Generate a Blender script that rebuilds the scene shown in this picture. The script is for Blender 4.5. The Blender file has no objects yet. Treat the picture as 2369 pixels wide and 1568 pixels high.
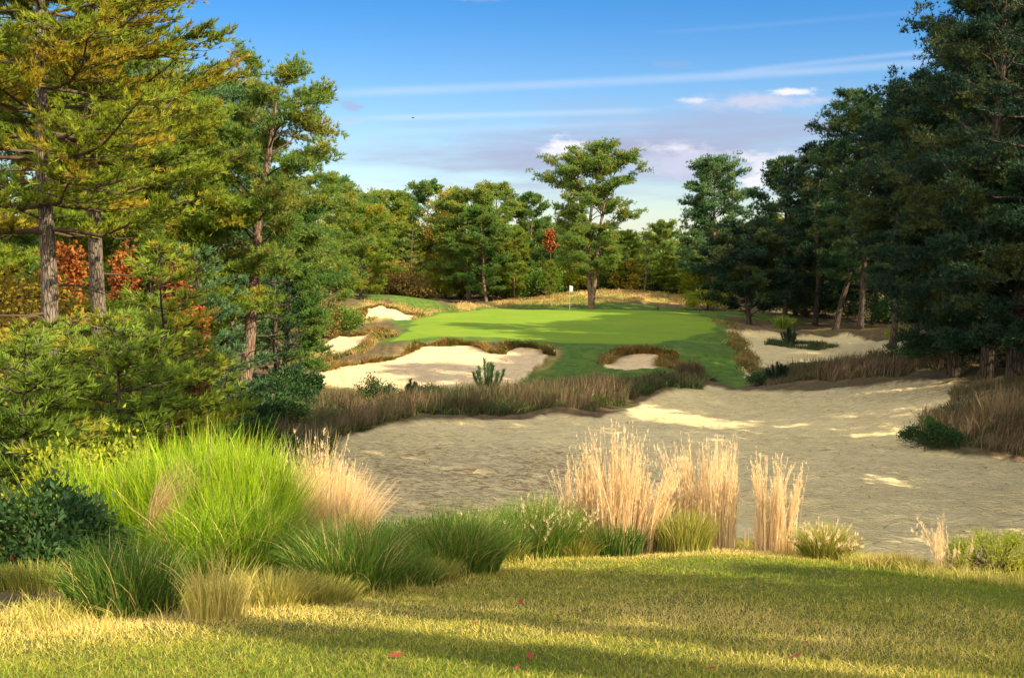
import bpy, math, numpy as np
from mathutils import Vector, Matrix
R = math.radians
rng = np.random.default_rng(7)
C = bpy.context.scene.collection
sc = bpy.context.scene

# ------------------------------------------------------------------ camera
CZ = 7.5                                   # eye height above the low ground datum
FPX, HORIZ = 2539.0, 620.0                 # measured on a 2368 px wide view of the photograph
PITCH = math.atan((784 - HORIZ) / FPX)
cam = bpy.data.objects.new('camera', bpy.data.cameras.new('camera'))
C.objects.link(cam); sc.camera = cam
cam.location = (0, 0, CZ)
cam.rotation_euler = (math.pi / 2 - PITCH, 0, 0)
cam.data.sensor_width = 36; cam.data.lens = FPX / 2368 * 36
cam.data.clip_start = 0.1; cam.data.clip_end = 20000

# ------------------------------------------------------------------ world, sun, exposure
SUN_EL, SUN_BACK = R(32), R(30)            # sun stands to the right, somewhat behind the viewer
S = Vector((math.cos(SUN_EL) * math.cos(SUN_BACK), -math.cos(SUN_EL) * math.sin(SUN_BACK), math.sin(SUN_EL)))
sun = bpy.data.objects.new('sun', bpy.data.lights.new('sun', 'SUN'))
C.objects.link(sun)
sun.data.energy = 5.0; sun.data.angle = R(0.5); sun.data.color = (1.0, 0.83, 0.55)
sun.rotation_euler = S.to_track_quat('Z', 'Y').to_euler()
sc.view_settings.view_transform = 'Standard'; sc.view_settings.look = 'None'
sc.view_settings.gamma = 1; sc.view_settings.exposure = 1.28
sc.cycles.max_bounces = 5; sc.cycles.diffuse_bounces = 3; sc.cycles.transparent_max_bounces = 4
sc.cycles.glossy_bounces = 2; sc.cycles.transmission_bounces = 2
sc.cycles.use_denoising = True

class NT:
    """small node helper"""
    def __init__(s, tree): s.t = tree; s.n = tree.nodes; s.l = tree.links
    def new(s, typ, **kw):
        n = s.n.new(typ)
        for k, v in kw.items(): setattr(n, k, v)
        return n
    def put(s, sock, v):
        if isinstance(v, bpy.types.NodeSocket): s.l.new(v, sock)
        elif v is not None: sock.default_value = v
    def m(s, op, a, b=None, c=None, clamp=False):
        n = s.new('ShaderNodeMath', operation=op, use_clamp=clamp)
        s.put(n.inputs[0], a); s.put(n.inputs[1], b); s.put(n.inputs[2], c)
        return n.outputs[0]
    def mix(s, f, a, b, mode='MIX'):
        n = s.new('ShaderNodeMix', data_type='RGBA', blend_type=mode)
        s.put(n.inputs['Factor'], f)
        s.put(n.inputs[6], a if isinstance(a, bpy.types.NodeSocket) else (*a, 1)); s.put(n.inputs[7], b if isinstance(b, bpy.types.NodeSocket) else (*b, 1))
        return n.outputs[2]
    def sstep(s, x, a, b, lo=0.0, hi=1.0):
        n = s.new('ShaderNodeMapRange', interpolation_type='SMOOTHSTEP')
        s.put(n.inputs[0], x); s.put(n.inputs[1], a); s.put(n.inputs[2], b); s.put(n.inputs[3], lo); s.put(n.inputs[4], hi)
        return n.outputs[0]
    def noise(s, vec, scale, detail=3, rough=0.55, out=0, dist=0.0):
        n = s.new('ShaderNodeTexNoise'); s.put(n.inputs['Vector'], vec)
        n.inputs['Scale'].default_value = scale; n.inputs['Detail'].default_value = detail; n.inputs['Roughness'].default_value = rough
        n.inputs['Distortion'].default_value = dist
        return n.outputs[out]
    def ramp(s, f, stops):
        n = s.new('ShaderNodeValToRGB'); s.put(n.inputs[0], f)
        e = n.color_ramp.elements
        while len(e) < len(stops): e.new(0.5)
        for i, (p, c) in enumerate(stops): e[i].position = p; e[i].color = (*c, 1)
        return n.outputs[0]
    def mapping(s, vec, scale=(1, 1, 1), loc=(0, 0, 0), rot=(0, 0, 0)):
        n = s.new('ShaderNodeMapping'); s.put(n.inputs[0], vec)
        n.inputs['Scale'].default_value = scale; n.inputs['Location'].default_value = loc; n.inputs['Rotation'].default_value = rot
        return n.outputs[0]

def build_world():
    w = bpy.data.worlds.new('World'); sc.world = w; w.use_nodes = True
    t = NT(w.node_tree); t.n.clear()
    sky = t.new('ShaderNodeTexSky', sky_type='NISHITA', sun_disc=False)
    sky.sun_elevation = SUN_EL; sky.sun_rotation = math.pi / 2 + SUN_BACK
    sky.air_density = 1.3; sky.dust_density = 0.6; sky.ozone_density = 3.0; sky.altitude = 50
    hs = t.new('ShaderNodeHueSaturation'); hs.inputs['Saturation'].default_value = 1.1; hs.inputs['Hue'].default_value = 0.507
    t.put(hs.inputs['Color'], sky.outputs[0])
    tc = t.new('ShaderNodeTexCoord'); sep = t.new('ShaderNodeSeparateXYZ'); t.l.new(tc.outputs['Generated'], sep.inputs[0])
    x, y, z = sep.outputs
    yy = t.m('MAXIMUM', y, 0.05)
    u = t.m('DIVIDE', x, yy); v = t.m('DIVIDE', z, yy)         # tangent of bearing and of height over the fairway's axis
    comb = t.new('ShaderNodeCombineXYZ'); t.put(comb.inputs[0], u); t.put(comb.inputs[1], v)
    front = t.sstep(y, 0.1, 0.4)
    wisp = t.noise(t.mapping(comb.outputs[0], (3, 26, 1)), 1.0, 6, 0.6)
    fluff = t.noise(t.mapping(comb.outputs[0], (22, 55, 1)), 1.0, 8, 0.66)
    fluff2 = t.noise(t.mapping(comb.outputs[0], (5, 14, 1), (3, 1, 0)), 1.0, 5, 0.55)
    fc = t.m('SUBTRACT', fluff, 0.5); wc = t.m('SUBTRACT', wisp, 0.5)
    U = lambda px: (px - 1184) / FPX
    V = lambda py: (HORIZ - py) / FPX
    col = hs.outputs[0]
    col = t.mix(front, col, t.mix(1.0, col, t.mix(t.sstep(v, 0.30, 0.0), (.13, .44, .72), (.78, .79, .90)), 'MULTIPLY'))
    # unseen bright cloud added behind the viewer as fill light for the shade
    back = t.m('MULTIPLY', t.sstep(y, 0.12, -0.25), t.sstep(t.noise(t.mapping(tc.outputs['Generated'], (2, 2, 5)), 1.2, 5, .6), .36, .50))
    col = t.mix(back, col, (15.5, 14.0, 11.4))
    def blob(px, py, rx, ry, warp=0.9, soft=0.5, src=fc):
        warp = warp * 2.2; soft = min(1.0, soft + .25); rx *= 1.15; ry *= 1.35
        a = t.m('DIVIDE', t.m('SUBTRACT', u, U(px)), rx / FPX); b = t.m('DIVIDE', t.m('SUBTRACT', v, V(py)), ry / FPX)
        d = t.m('SQRT', t.m('ADD', t.m('MULTIPLY', a, a), t.m('MULTIPLY', b, b)))
        d = t.m('ADD', d, t.m('MULTIPLY', src, -warp * 2))
        return t.m('MULTIPLY', t.sstep(d, 1.0, 1.0 - soft), front)
    def layer(f, c, amt):
        nonlocal col
        col = t.mix(t.m('MULTIPLY', f, amt, clamp=True), col, c)
    GREY, WARM, WHITE = (1.95, 2.12, 3.0), (3.0, 3.05, 3.8), (4.4, 4.35, 4.6)
    # long lavender bank
    layer(blob(1750, 310, 560, 85, 0.55, 0.9, wc), GREY, 0.9)
    layer(blob(1200, 360, 520, 62, 0.6, 0.9, wc), GREY, 0.8)
    layer(blob(1650, 400, 760, 70, 0.6, 0.9, wc), GREY, 0.75)
    layer(blob(820, 250, 40, 14, 1.2, 0.9), GREY, 0.6)
    layer(blob(1120, 2, 80, 14, 0.6, 0.9), GREY, 0.7)
    layer(blob(1560, 160, 60, 12, 0.8, 0.9), GREY, 0.35)
    # contrails
    def streak(px0, py0, px1, py1, wid, amt, c=WHITE, bow=0.0):
        u0, v0, u1, v1 = U(px0), V(py0), U(px1), V(py1)
        k = t.m('DIVIDE', t.m('SUBTRACT', u, u0), u1 - u0)
        line = t.m('ADD', t.m('MULTIPLY', k, v1 - v0), v0)
        if bow: line = t.m('ADD', line, t.m('MULTIPLY', t.m('MULTIPLY', k, t.m('SUBTRACT', 1.0, k)), bow / FPX))
        d = t.m('ABSOLUTE', t.m('ADD', t.m('SUBTRACT', v, line), t.m('MULTIPLY', wc, 0.004)))
        f = t.m('POWER', t.sstep(d, wid * 1.3 / FPX, 0.0), 1.3)
        ends = t.m('MULTIPLY', t.sstep(k, -0.1, 0.12), t.sstep(k, 1.12, 0.95))
        f = t.m('MULTIPLY', t.m('MULTIPLY', f, ends), t.m('MULTIPLY', wisp, 1.4))
        layer(t.m('MULTIPLY', f, front), c, amt)
    streak(780, 222, 2200, 150, 14, 0.34, bow=-25)
    streak(1700, 172, 2200, 122, 9, 0.25)
    streak(860, 278, 1470, 262, 10, 0.28)
    streak(880, 310, 1500, 290, 10, 0.12)
    streak(1500, 88, 2100, 40, 8, 0.05)
    # sunlit cloud tops
    layer(blob(1740, 240, 200, 20, 0.5, 0.7), WARM, 0.9)
    layer(blob(1835, 219, 62, 9, 0.9, 0.6), WHITE, 0.9)
    layer(blob(1610, 237, 60, 6, 0.9, 0.8), WHITE, 0.6)
    layer(blob(1318, 342, 58, 26, 0.8, 0.5), WHITE, 0.95)
    layer(blob(1570, 372, 125, 36, 0.6, 0.6), WARM, 0.95)
    layer(blob(1560, 348, 90, 8, 0.7, 0.8), WHITE, 0.6)
    layer(blob(1760, 405, 75, 36, 0.8, 0.5), WHITE, 0.95)
    layer(blob(1790, 385, 200, 30, 0.9, 0.9), WARM, 0.4)
    layer(blob(2230, 250, 160, 40, 0.9, 0.9), WARM, 0.4)
    layer(blob(560, 300, 260, 50, 0.9, 0.9), WARM, 0.5)
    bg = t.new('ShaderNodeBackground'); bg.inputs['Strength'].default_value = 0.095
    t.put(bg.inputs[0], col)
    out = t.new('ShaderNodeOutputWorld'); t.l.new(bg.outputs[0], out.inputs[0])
build_world()

# ------------------------------------------------------------------ helpers
def ray(px, py):
    X = (px - 1184) / FPX; Y = -(py - 784) / FPX
    cp, sp = math.cos(PITCH), math.sin(PITCH)
    return np.array([X, cp + Y * sp, -sp + Y * cp])
def P(px, py, Y):
    """world point on the photo ray at forward distance Y"""
    r = ray(px, py); k = Y / r[1]
    return np.array([r[0] * k, Y, CZ + r[2] * k])

def base_xy(px, Y):
    r = ray(px, 700); return r[0] / r[1] * Y

def hsh(ix, iy, seed):
    h = (ix * 374761393 + iy * 668265263 + seed * 974634777) & 0xffffffff
    h = ((h ^ (h >> 13)) * 1274126177) & 0xffffffff
    return ((h ^ (h >> 16)) & 0xffff) / 65535.0
def vnoise(x, y, seed=0):
    x = np.asarray(x, float); y = np.asarray(y, float)
    ix = np.floor(x).astype(np.int64); iy = np.floor(y).astype(np.int64)
    fx = x - ix; fy = y - iy
    fx = fx * fx * (3 - 2 * fx); fy = fy * fy * (3 - 2 * fy)
    a = hsh(ix, iy, seed); b = hsh(ix + 1, iy, seed); c = hsh(ix, iy + 1, seed); d = hsh(ix + 1, iy + 1, seed)
    return (a * (1 - fx) + b * fx) * (1 - fy) + (c * (1 - fx) + d * fx) * fy - 0.5
def fbm(x, y, seed=0, oct=3):
    s = 0; a = 1.0
    for i in range(oct):
        s = s + a * vnoise(x * 2 ** i, y * 2 ** i, seed + i * 17); a *= 0.5
    return s
def sm(x, a, b):
    t = np.clip((x - a) / (b - a), 0, 1); return t * t * (3 - 2 * t)

def mesh(name, V, F, mat, parent=None, attrs=None, smooth=False, mats=None, midx=None):
    """V (n,3); F (m,3) or (m,4) arrays or a list of both kinds"""
    Fs = F if isinstance(F, list) else [F]
    Fs = [np.asarray(f, np.int32) for f in Fs if len(f)]
    me = bpy.data.meshes.new(name)
    V = np.ascontiguousarray(V, np.float32)
    me.vertices.add(len(V)); me.vertices.foreach_set('co', V.ravel())
    nl = sum(f.size for f in Fs); nf = sum(len(f) for f in Fs)
    me.loops.add(nl); me.polygons.add(nf)
    me.loops.foreach_set('vertex_index', np.concatenate([f.ravel() for f in Fs]))
    ls = []; o = 0
    for f in Fs:
        ls.append(o + np.arange(len(f)) * f.shape[1]); o += f.size
    me.polygons.foreach_set('loop_start', np.concatenate(ls).astype(np.int32))
    me.update(calc_edges=True)
    if smooth: me.polygons.foreach_set('use_smooth', np.ones(nf, bool))
    for k, (dom, a) in (attrs or {}).items():
        at = me.attributes.new(k, 'FLOAT', dom); at.data.foreach_set('value', np.ascontiguousarray(a, np.float32))
    me.materials.append(mat)
    o = bpy.data.objects.new(name, me); C.objects.link(o)
    if parent is not None: o.parent = parent
    return o

def tag(o, label=None, cat=None, group=None, kind=None):
    if label: o['label'] = label
    if cat: o['category'] = cat
    if group: o['group'] = group
    if kind: o['kind'] = kind
    return o
def empty(name, loc, label, cat, group=None, rz=0.0, scale=1.0):
    o = bpy.data.objects.new(name, None); C.objects.link(o)
    o.location = loc; o.rotation_euler = (0, 0, rz); o.scale = (scale,) * 3
    o.empty_display_size = 0.3
    return tag(o, label, cat, group)
def copy_thing(root, loc, rz, scale, label, group=None):
    r = root.copy(); C.objects.link(r); r.location = loc; r.rotation_euler = (0, 0, rz)
    r.scale = scale if isinstance(scale, tuple) else (scale,) * 3
    r['label'] = label
    if group: r['group'] = group
    for ch in list(root.children):
        c = ch.copy(); C.objects.link(c); c.parent = r
    return r

class Geo:
    def __init__(s): s.V = []; s.T = []; s.Q = []; s.n = 0; s.tt = []; s.qt = []
    def add(s, V, T=None, Q=None, t=None):
        s.V.append(V)
        if T is not None and len(T): s.T.append(T + s.n); s.tt.append(t if t is not None else np.zeros(len(T)))
        if Q is not None and len(Q): s.Q.append(Q + s.n); s.qt.append(t if t is not None else np.zeros(len(Q)))
        s.n += len(V)
    def tube(s, pts, rad, sides=6, cap=True):
        pts = np.asarray(pts, float); k = len(pts)
        rad = np.broadcast_to(rad, (k,))
        d = np.gradient(pts, axis=0); d /= np.linalg.norm(d, axis=1)[:, None] + 1e-9
        ref = np.array([0.0, 0, 1]) if abs(d[:, 2]).mean() < 0.8 else np.array([1.0, 0, 0])
        a = np.cross(d, ref); a /= np.linalg.norm(a, axis=1)[:, None] + 1e-9
        b = np.cross(d, a)
        th = np.arange(sides) * 2 * math.pi / sides
        ring = pts[:, None] + rad[:, None, None] * (a[:, None] * np.cos(th)[None, :, None] + b[:, None] * np.sin(th)[None, :, None])
        V = ring.reshape(-1, 3)
        i = np.arange(k - 1)[:, None] * sides; j = np.arange(sides)[None, :]; j2 = (j + 1) % sides
        Q = np.stack([i + j, i + j2, i + sides + j2, i + sides + j], -1).reshape(-1, 4)
        s.add(V, Q=Q)
    def build(s, name, mat, parent=None, smooth=False):
        V = np.concatenate(s.V); F = []; t = []
        if s.T: F.append(np.concatenate(s.T)); t.append(np.concatenate(s.tt))
        if s.Q: F.append(np.concatenate(s.Q)); t.append(np.concatenate(s.qt))
        return mesh(name, V, F, mat, parent, {'tint': ('FACE', np.concatenate(t))}, smooth)

def unit(a): return a / (np.linalg.norm(a, axis=-1, keepdims=True) + 1e-9)

def needles(pos, axis, n, length, width, spread, tint, rg, up=0.0):
    """n thin triangles fanning out of every tuft; pos, axis (N,3)"""
    N = len(pos)
    d = unit(axis)[:, None] + rg.normal(0, spread, (N, n, 3)); d[..., 2] += up
    d = unit(d)
    L = length * rg.uniform(0.65, 1.15, (N, n, 1))
    side = unit(np.cross(d, rg.normal(0, 1, (N, n, 3)))) * width * 0.5
    b = np.broadcast_to(pos[:, None], d.shape)
    V = np.stack([b - side, b + side, b + d * L], 2).reshape(-1, 3)
    T = np.arange(N * n * 3).reshape(-1, 3)
    tt = np.repeat(tint, n) + rg.normal(0, 0.07, N * n)
    return V, T, np.clip(tt, 0, 1)

def leaves(pos, axis, length, width, tint, rg, jitter=0.6):
    """one folded diamond leaf at every position"""
    d = unit(unit(axis) + rg.normal(0, jitter, pos.shape))
    side = unit(np.cross(d, rg.normal(0, 1, pos.shape)))
    L = length * rg.uniform(0.6, 1.2, (len(pos), 1)); W = width * 0.5
    nrm = np.cross(d, side)
    V = np.stack([pos, pos + d * L * .45 + side * W + nrm * W * .4, pos + d * L, pos + d * L * .45 - side * W + nrm * W * .4], 1).reshape(-1, 3)
    i = np.arange(len(pos))[:, None] * 4
    T = np.concatenate([i + np.array([0, 1, 2]), i + np.array([0, 2, 3])])
    return V, T, np.clip(np.tile(tint, 2), 0, 1)

def ribbons(base, h, lean, width, tint, rg, segs=3, power=1.8, tip=0.15):
    """upright curved blades; base (N,3), h (N,), lean (N,3) total horizontal throw"""
    N = len(base); s = np.linspace(0, 1, segs + 1)
    a = rg.uniform(0, math.pi, N); side = np.stack([np.cos(a), np.sin(a), 0 * a], -1)
    drop = np.clip(np.linalg.norm(lean, axis=1) / (h + 1e-6), 0, 1.2)
    pts = base[:, None] + lean[:, None] * (s ** power)[None, :, None]
    pts[..., 2] += h[:, None] * (s[None] - 0.28 * drop[:, None] * s[None] ** 3)
    w = np.broadcast_to(width, (N,))[:, None] * np.interp(s, [0, .5, 1], [1, .85, tip])[None] * 0.5
    Lp = pts - side[:, None] * w[..., None]; Rp = pts + side[:, None] * w[..., None]
    V = np.stack([Lp, Rp], 2).reshape(-1, 3)
    k = 2 * (segs + 1)
    q = np.array([[2 * i, 2 * i + 1, 2 * i + 3, 2 * i + 2] for i in range(segs)])
    Q = (np.arange(N)[:, None, None] * k + q[None]).reshape(-1, 4)
    return V, Q, np.repeat(np.clip(tint, 0, 1), segs), pts

# ------------------------------------------------------------------ materials
def newmat(name):
    m = bpy.data.materials.new(name); m.use_nodes = True
    t = NT(m.node_tree); t.n.clear(); return m, t
def finish(m, t, col, rough=0.8, bump=None, bstr=0.5, bdist=0.05, trans=None, spec=0.25, transcol=None):
    p = t.new('ShaderNodeBsdfPrincipled'); t.put(p.inputs['Base Color'], col if isinstance(col, bpy.types.NodeSocket) else (*col, 1))
    t.put(p.inputs['Roughness'], rough); p.inputs['Specular IOR Level'].default_value = spec
    if bump is not None:
        b = t.new('ShaderNodeBump'); b.inputs['Strength'].default_value = bstr; b.inputs['Distance'].default_value = bdist
        t.put(b.inputs['Height'], bump); t.l.new(b.outputs[0], p.inputs['Normal'])
    sh = p.outputs[0]
    if trans:
        tr = t.new('ShaderNodeBsdfTranslucent'); t.put(tr.inputs[0], transcol or col)
        mx = t.new('ShaderNodeMixShader'); mx.inputs[0].default_value = trans
        t.l.new(sh, mx.inputs[1]); t.l.new(tr.outputs[0], mx.inputs[2]); sh = mx.outputs[0]
    o = t.new('ShaderNodeOutputMaterial'); t.l.new(sh, o.inputs[0]); return m

def foliage(name, stops, trans=0.35, patch=None, pscale=0.6, rough=0.6, vary=0.12, spec=0.2):
    """per-needle tint ramp; patch = (colour, amount) puts larger differently coloured sprays in"""
    m, t = newmat(name)
    at = t.new('ShaderNodeAttribute', attribute_name='tint')
    oi = t.new('ShaderNodeObjectInfo')
    f = t.m('ADD', at.outputs['Fac'], t.m('MULTIPLY', t.m('SUBTRACT', oi.outputs['Random'], 0.5), vary))
    col = t.ramp(f, stops)
    if patch:
        tc = t.new('ShaderNodeTexCoord')
        n = t.noise(tc.outputs['Object'], pscale, 2, 0.5)
        col = t.mix(t.m('MULTIPLY', t.sstep(n, 0.50, 0.62), patch[1]), col, patch[0])
    return finish(m, t, col, rough, trans=trans, spec=spec)

M = {}
M['pine_lit'] = foliage('sunlit yellow green pine needles', [(0, (0.0671, 0.128, 0.022)), (.45, (0.171, 0.256, 0.0293)), (.8, (0.329, 0.403, 0.0317)), (1, (0.561, 0.39, 0.0488))], patch=((0.512, 0.354, 0.0317), .42), pscale=.7, trans=.45)  # yellow-green needles with sunlight painted into the colour
M['pine_gold'] = foliage('golden pine needles', [(0, (0.0732, 0.134, 0.0195)), (.4, (0.183, 0.256, 0.0244)), (.75, (0.354, 0.39, 0.0293)), (1, (0.61, 0.366, 0.0366))], patch=((0.561, 0.329, 0.0317), .5), pscale=.7, trans=.45)
M['pine_green'] = foliage('green pine needles', [(0, (0.0366, 0.104, 0.0342)), (.5, (0.104, 0.213, 0.0415)), (.88, (0.244, 0.342, 0.0488)), (1, (0.439, 0.329, 0.0549))], patch=((0.329, 0.317, 0.0488), .32), pscale=.4, trans=.45)
M['pine_blue'] = foliage('blue green pine needles', [(0, (.034, .09, .045)), (.5, (.085, .18, .07)), (.9, (.18, .26, .075)), (1, (.32, .27, .06))], patch=((.26, .26, .04), .3), pscale=.5)
M['pine_dark'] = foliage('dark and shaded pine needles', [(0, (.006, .024, .018)), (.5, (.017, .050, .028)), (.9, (.050, .085, .030)), (1, (.18, .16, .03))], trans=.25, patch=((.13, .14, .025), .45), pscale=.45)  # dark tone paints in the bank's shade, golden patches its sunlit edges
M['pine_mid'] = foliage('olive pine needles', [(0, (0.0549, 0.122, 0.0342)), (.5, (0.159, 0.256, 0.0415)), (.88, (0.317, 0.39, 0.0488)), (1, (0.512, 0.366, 0.061))], patch=((0.488, 0.354, 0.061), .35), pscale=.9, trans=.45)
M['pine_shade'] = foliage('shaded green pine needles', [(0, (.012, .042, .026)), (.5, (.035, .088, .036)), (.88, (.11, .16, .035)), (1, (.26, .20, .04))], trans=.3, patch=((.22, .22, .035), .3), pscale=.5)  # darker copy of the green needles, shade painted into the colour
M['oak_red'] = foliage('autumn oak leaves', [(0, (.12, .035, .012)), (.4, (.26, .07, .018)), (.75, (.36, .13, .025)), (1, (.28, .22, .04))], trans=.35)
M['oak_gold'] = foliage('yellow autumn leaves', [(0, (.13, .12, .015)), (.5, (.30, .24, .025)), (1, (.42, .24, .03))], trans=.4)
M['oak_brown'] = foliage('brown autumn leaves', [(0, (.07, .065, .018)), (.5, (.17, .12, .03)), (1, (.28, .13, .03))], trans=.35)
M['leaf_green'] = foliage('shrub leaves', [(0, (0.0336, 0.084, 0.0168)), (.5, (0.09, 0.18, 0.024)), (1, (0.24, 0.312, 0.03))], trans=.35)
M['leaf_yellow'] = foliage('yellow green shrub leaves', [(0, (0.1, 0.15, 0.015)), (.5, (0.263, 0.312, 0.0225)), (1, (0.475, 0.413, 0.0375))], trans=.4)
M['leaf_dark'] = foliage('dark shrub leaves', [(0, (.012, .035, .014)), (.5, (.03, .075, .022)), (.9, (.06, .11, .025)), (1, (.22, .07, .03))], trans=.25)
M['broom'] = foliage('rush green broom stems', [(0, (.10, .18, .012)), (.5, (.30, .48, .016)), (.92, (.55, .64, .035)), (1, (.62, .50, .16))], trans=.5, vary=0)
M['broom_deep'] = foliage('deep green grass blades', [(0, (.035, .08, .014)), (.5, (.11, .21, .024)), (.92, (.26, .33, .05)), (1, (.58, .44, .18))], trans=.35, vary=0)
M['grass_gold'] = foliage('dry golden grass stems', [(0, (.36, .21, .11)), (.45, (.72, .51, .26)), (.8, (.85, .69, .44)), (1, (.80, .66, .32))], trans=.45, vary=0)
M['grass_yellow'] = foliage('yellow grass blades', [(0, (.14, .18, .025)), (.5, (.36, .34, .06)), (1, (.62, .50, .17))], trans=.35, vary=0)
M['grass_brown'] = foliage('brown autumn grass', [(0, (0.0648, 0.0504, 0.0274)), (.45, (0.173, 0.122, 0.0684)), (.8, (0.288, 0.202, 0.115)), (1, (0.158, 0.151, 0.0576))], trans=.25, vary=0, patch=((0.0648, 0.072, 0.0288), .6), pscale=.25)
M['turf_edge'] = foliage('shaggy brown turf', [(0, (.12, .09, .028)), (.5, (.30, .20, .055)), (1, (.46, .30, .09))], trans=.25, patch=((.10, .12, .025), .7), pscale=.5)
M['fescue'] = foliage('golden fescue', [(0, (.22, .17, .05)), (.5, (.46, .32, .12)), (1, (.62, .45, .2))], trans=.3, vary=0, patch=((.18, .24, .035), .8), pscale=.22)
M['heath'] = foliage('dark heath', [(0, (0.022, 0.039, 0.0132)), (.5, (0.055, 0.087, 0.0242)), (1, (0.132, 0.128, 0.0385))], trans=.15, vary=0)
M['red_leaf'] = foliage('fallen red leaf', [(0, (0.228, 0.018, 0.018)), (.5, (0.3, 0.048, 0.036)), (1, (0.18, 0.06, 0.036))], trans=.2)

def lawn_blades():
    m, t = newmat('lawn blades')
    at = t.new('ShaderNodeAttribute', attribute_name='tint'); g = t.new('ShaderNodeNewGeometry')
    col = t.ramp(at.outputs['Fac'], [(0, (.06, .11, .012)), (.35, (.15, .22, .018)), (.62, (.34, .33, .04)), (.85, (.60, .47, .13)), (1, (.68, .53, .20))])
    return finish(m, t, col, .6, trans=.35, spec=.2)
M['lawn_blades'] = lawn_blades()

def bark(name, a, b, scale=9.0):
    m, t = newmat(name)
    tc = t.new('ShaderNodeTexCoord'); v = t.mapping(tc.outputs['Object'], (1, 1, 0.16))
    w = t.noise(v, scale * 1.6, 5, 0.7, dist=0.6)
    vo = t.new('ShaderNodeTexVoronoi', feature='DISTANCE_TO_EDGE'); t.put(vo.inputs['Vector'], v); vo.inputs['Scale'].default_value = scale * 1.3
    h = t.m('ADD', t.m('MULTIPLY', t.sstep(vo.outputs[0], 0.0, 0.16), .7), t.m('MULTIPLY', w, .6))
    col = t.mix(t.sstep(h, .05, 1.1), a, b)
    big = t.noise(tc.outputs['Object'], 1.3, 3)
    col = t.mix(t.m('MULTIPLY', t.sstep(big, .5, .7), .35), col, tuple(c * .6 for c in b))
    return finish(m, t, col, .9, bump=h, bstr=.9, bdist=.05, spec=.1)
M['bark'] = bark('grey brown pine bark', (.05, .04, .032), (.19, .155, .125), 16)
M['bark_red'] = bark('plated pitch pine bark', (.07, .046, .034), (.22, .15, .11), 12)
M['bark_dark'] = bark('dark pine bark', (.018, .014, .012), (.085, .065, .052), 7)
def twig():
    m, t = newmat('twig wood'); return finish(m, t, (.085, .06, .042), .9, spec=.1)
M['twig'] = twig()
def plain(name, col, rough=.5, spec=.4):
    m, t = newmat(name); tc = t.new('ShaderNodeTexCoord')
    n = t.noise(tc.outputs['Object'], 30, 3)
    return finish(m, t, t.mix(t.m('MULTIPLY', n, .25), col, tuple(c * .7 for c in col)), rough, spec=spec)

# ------------------------------------------------------------------ terrain
CP = []   # control points (x, y, z)
for X in (-9, -6, -3, 0, 3, 6, 10, 16):
    for Y in (-6, 0, 3, 5, 7):
        if not (X >= 6 and Y == 7): CP.append((X, Y, CZ - 0.87 - 0.17 * Y))
for X in (-1, 1, 2.6): CP.append((X, 9, CZ - 0.87 - 0.17 * 9))
CP += [(3.4, 8.3, CZ - 2.42), (3.7, 7.2, CZ - 2.12), (4.2, 9.0, CZ - 2.95), (5.2, 7.8, CZ - 2.62), (7, 7.2, CZ - 2.6), (7, 9, CZ - 3.3), (12, 8, CZ - 3.0), (-3, 8.3, CZ - 2.5), (-6, 8.3, CZ - 2.6), (-10, 9, CZ - 2.9)]
for X, Y, z in [(-20, -30, -.5), (0, -40, 0), (30, -30, 0), (25, 0, -1.6), (-25, 0, -2.2), (-60, -60, 0), (60, -60, 0), (-80, 0, -2), (80, 0, -1),
                (1.2, 9.9, -2.555), (-1, 10.2, -2.9), (2.7, 9.5, -2.49), (1.2, 11.2, -3.0), (2.1, 10.1, -2.60), (6, 10.6, -3.6), (10, 11, -3.9),
                (2.6, 12, -3.12), (5, 13, -4.0), (0.5, 13.5, -3.4), (-1, 15.5, -3.55), (-2.5, 17.5, -3.95), (8, 15, -4.75), (13, 15, -4.7), (3.5, 16, -4.5),
                (-4, 11, -3.2), (-4, 14, -3.9), (-8, 12, -3.3), (-12, 14, -3.3), (-20, 25, -3.3), (-25, 45, -3.6), (-30, 80, -3), (-8, 20, -4.1), (-5, 23, -4.7),
                (-45, 30, -2.5), (-60, 80, -2), (45, 25, -3), (60, 70, -3), (35, 50, -3.4), (30, 80, -4),
                (7, 52, -5.75), (10.5, 53, -5.85), (14, 56, -5.7), (9, 57, -5.6),
                (-60, 140, -3), (-25, 140, -3.3), (0, 140, -3.6), (30, 140, -3.6), (60, 140, -3), (0, 200, -3), (-120, 200, -2), (120, 200, -2),
                (0, 400, -1), (-300, 400, 0), (300, 400, 0), (-300, 0, 0), (300, 0, 0), (0, -300, 2), (-200, -250, 2), (200, -250, 2), (0, 800, 2), (-700, 700, 3), (700, 700, 3)]:
    CP.append((X, Y, CZ + z))
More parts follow.
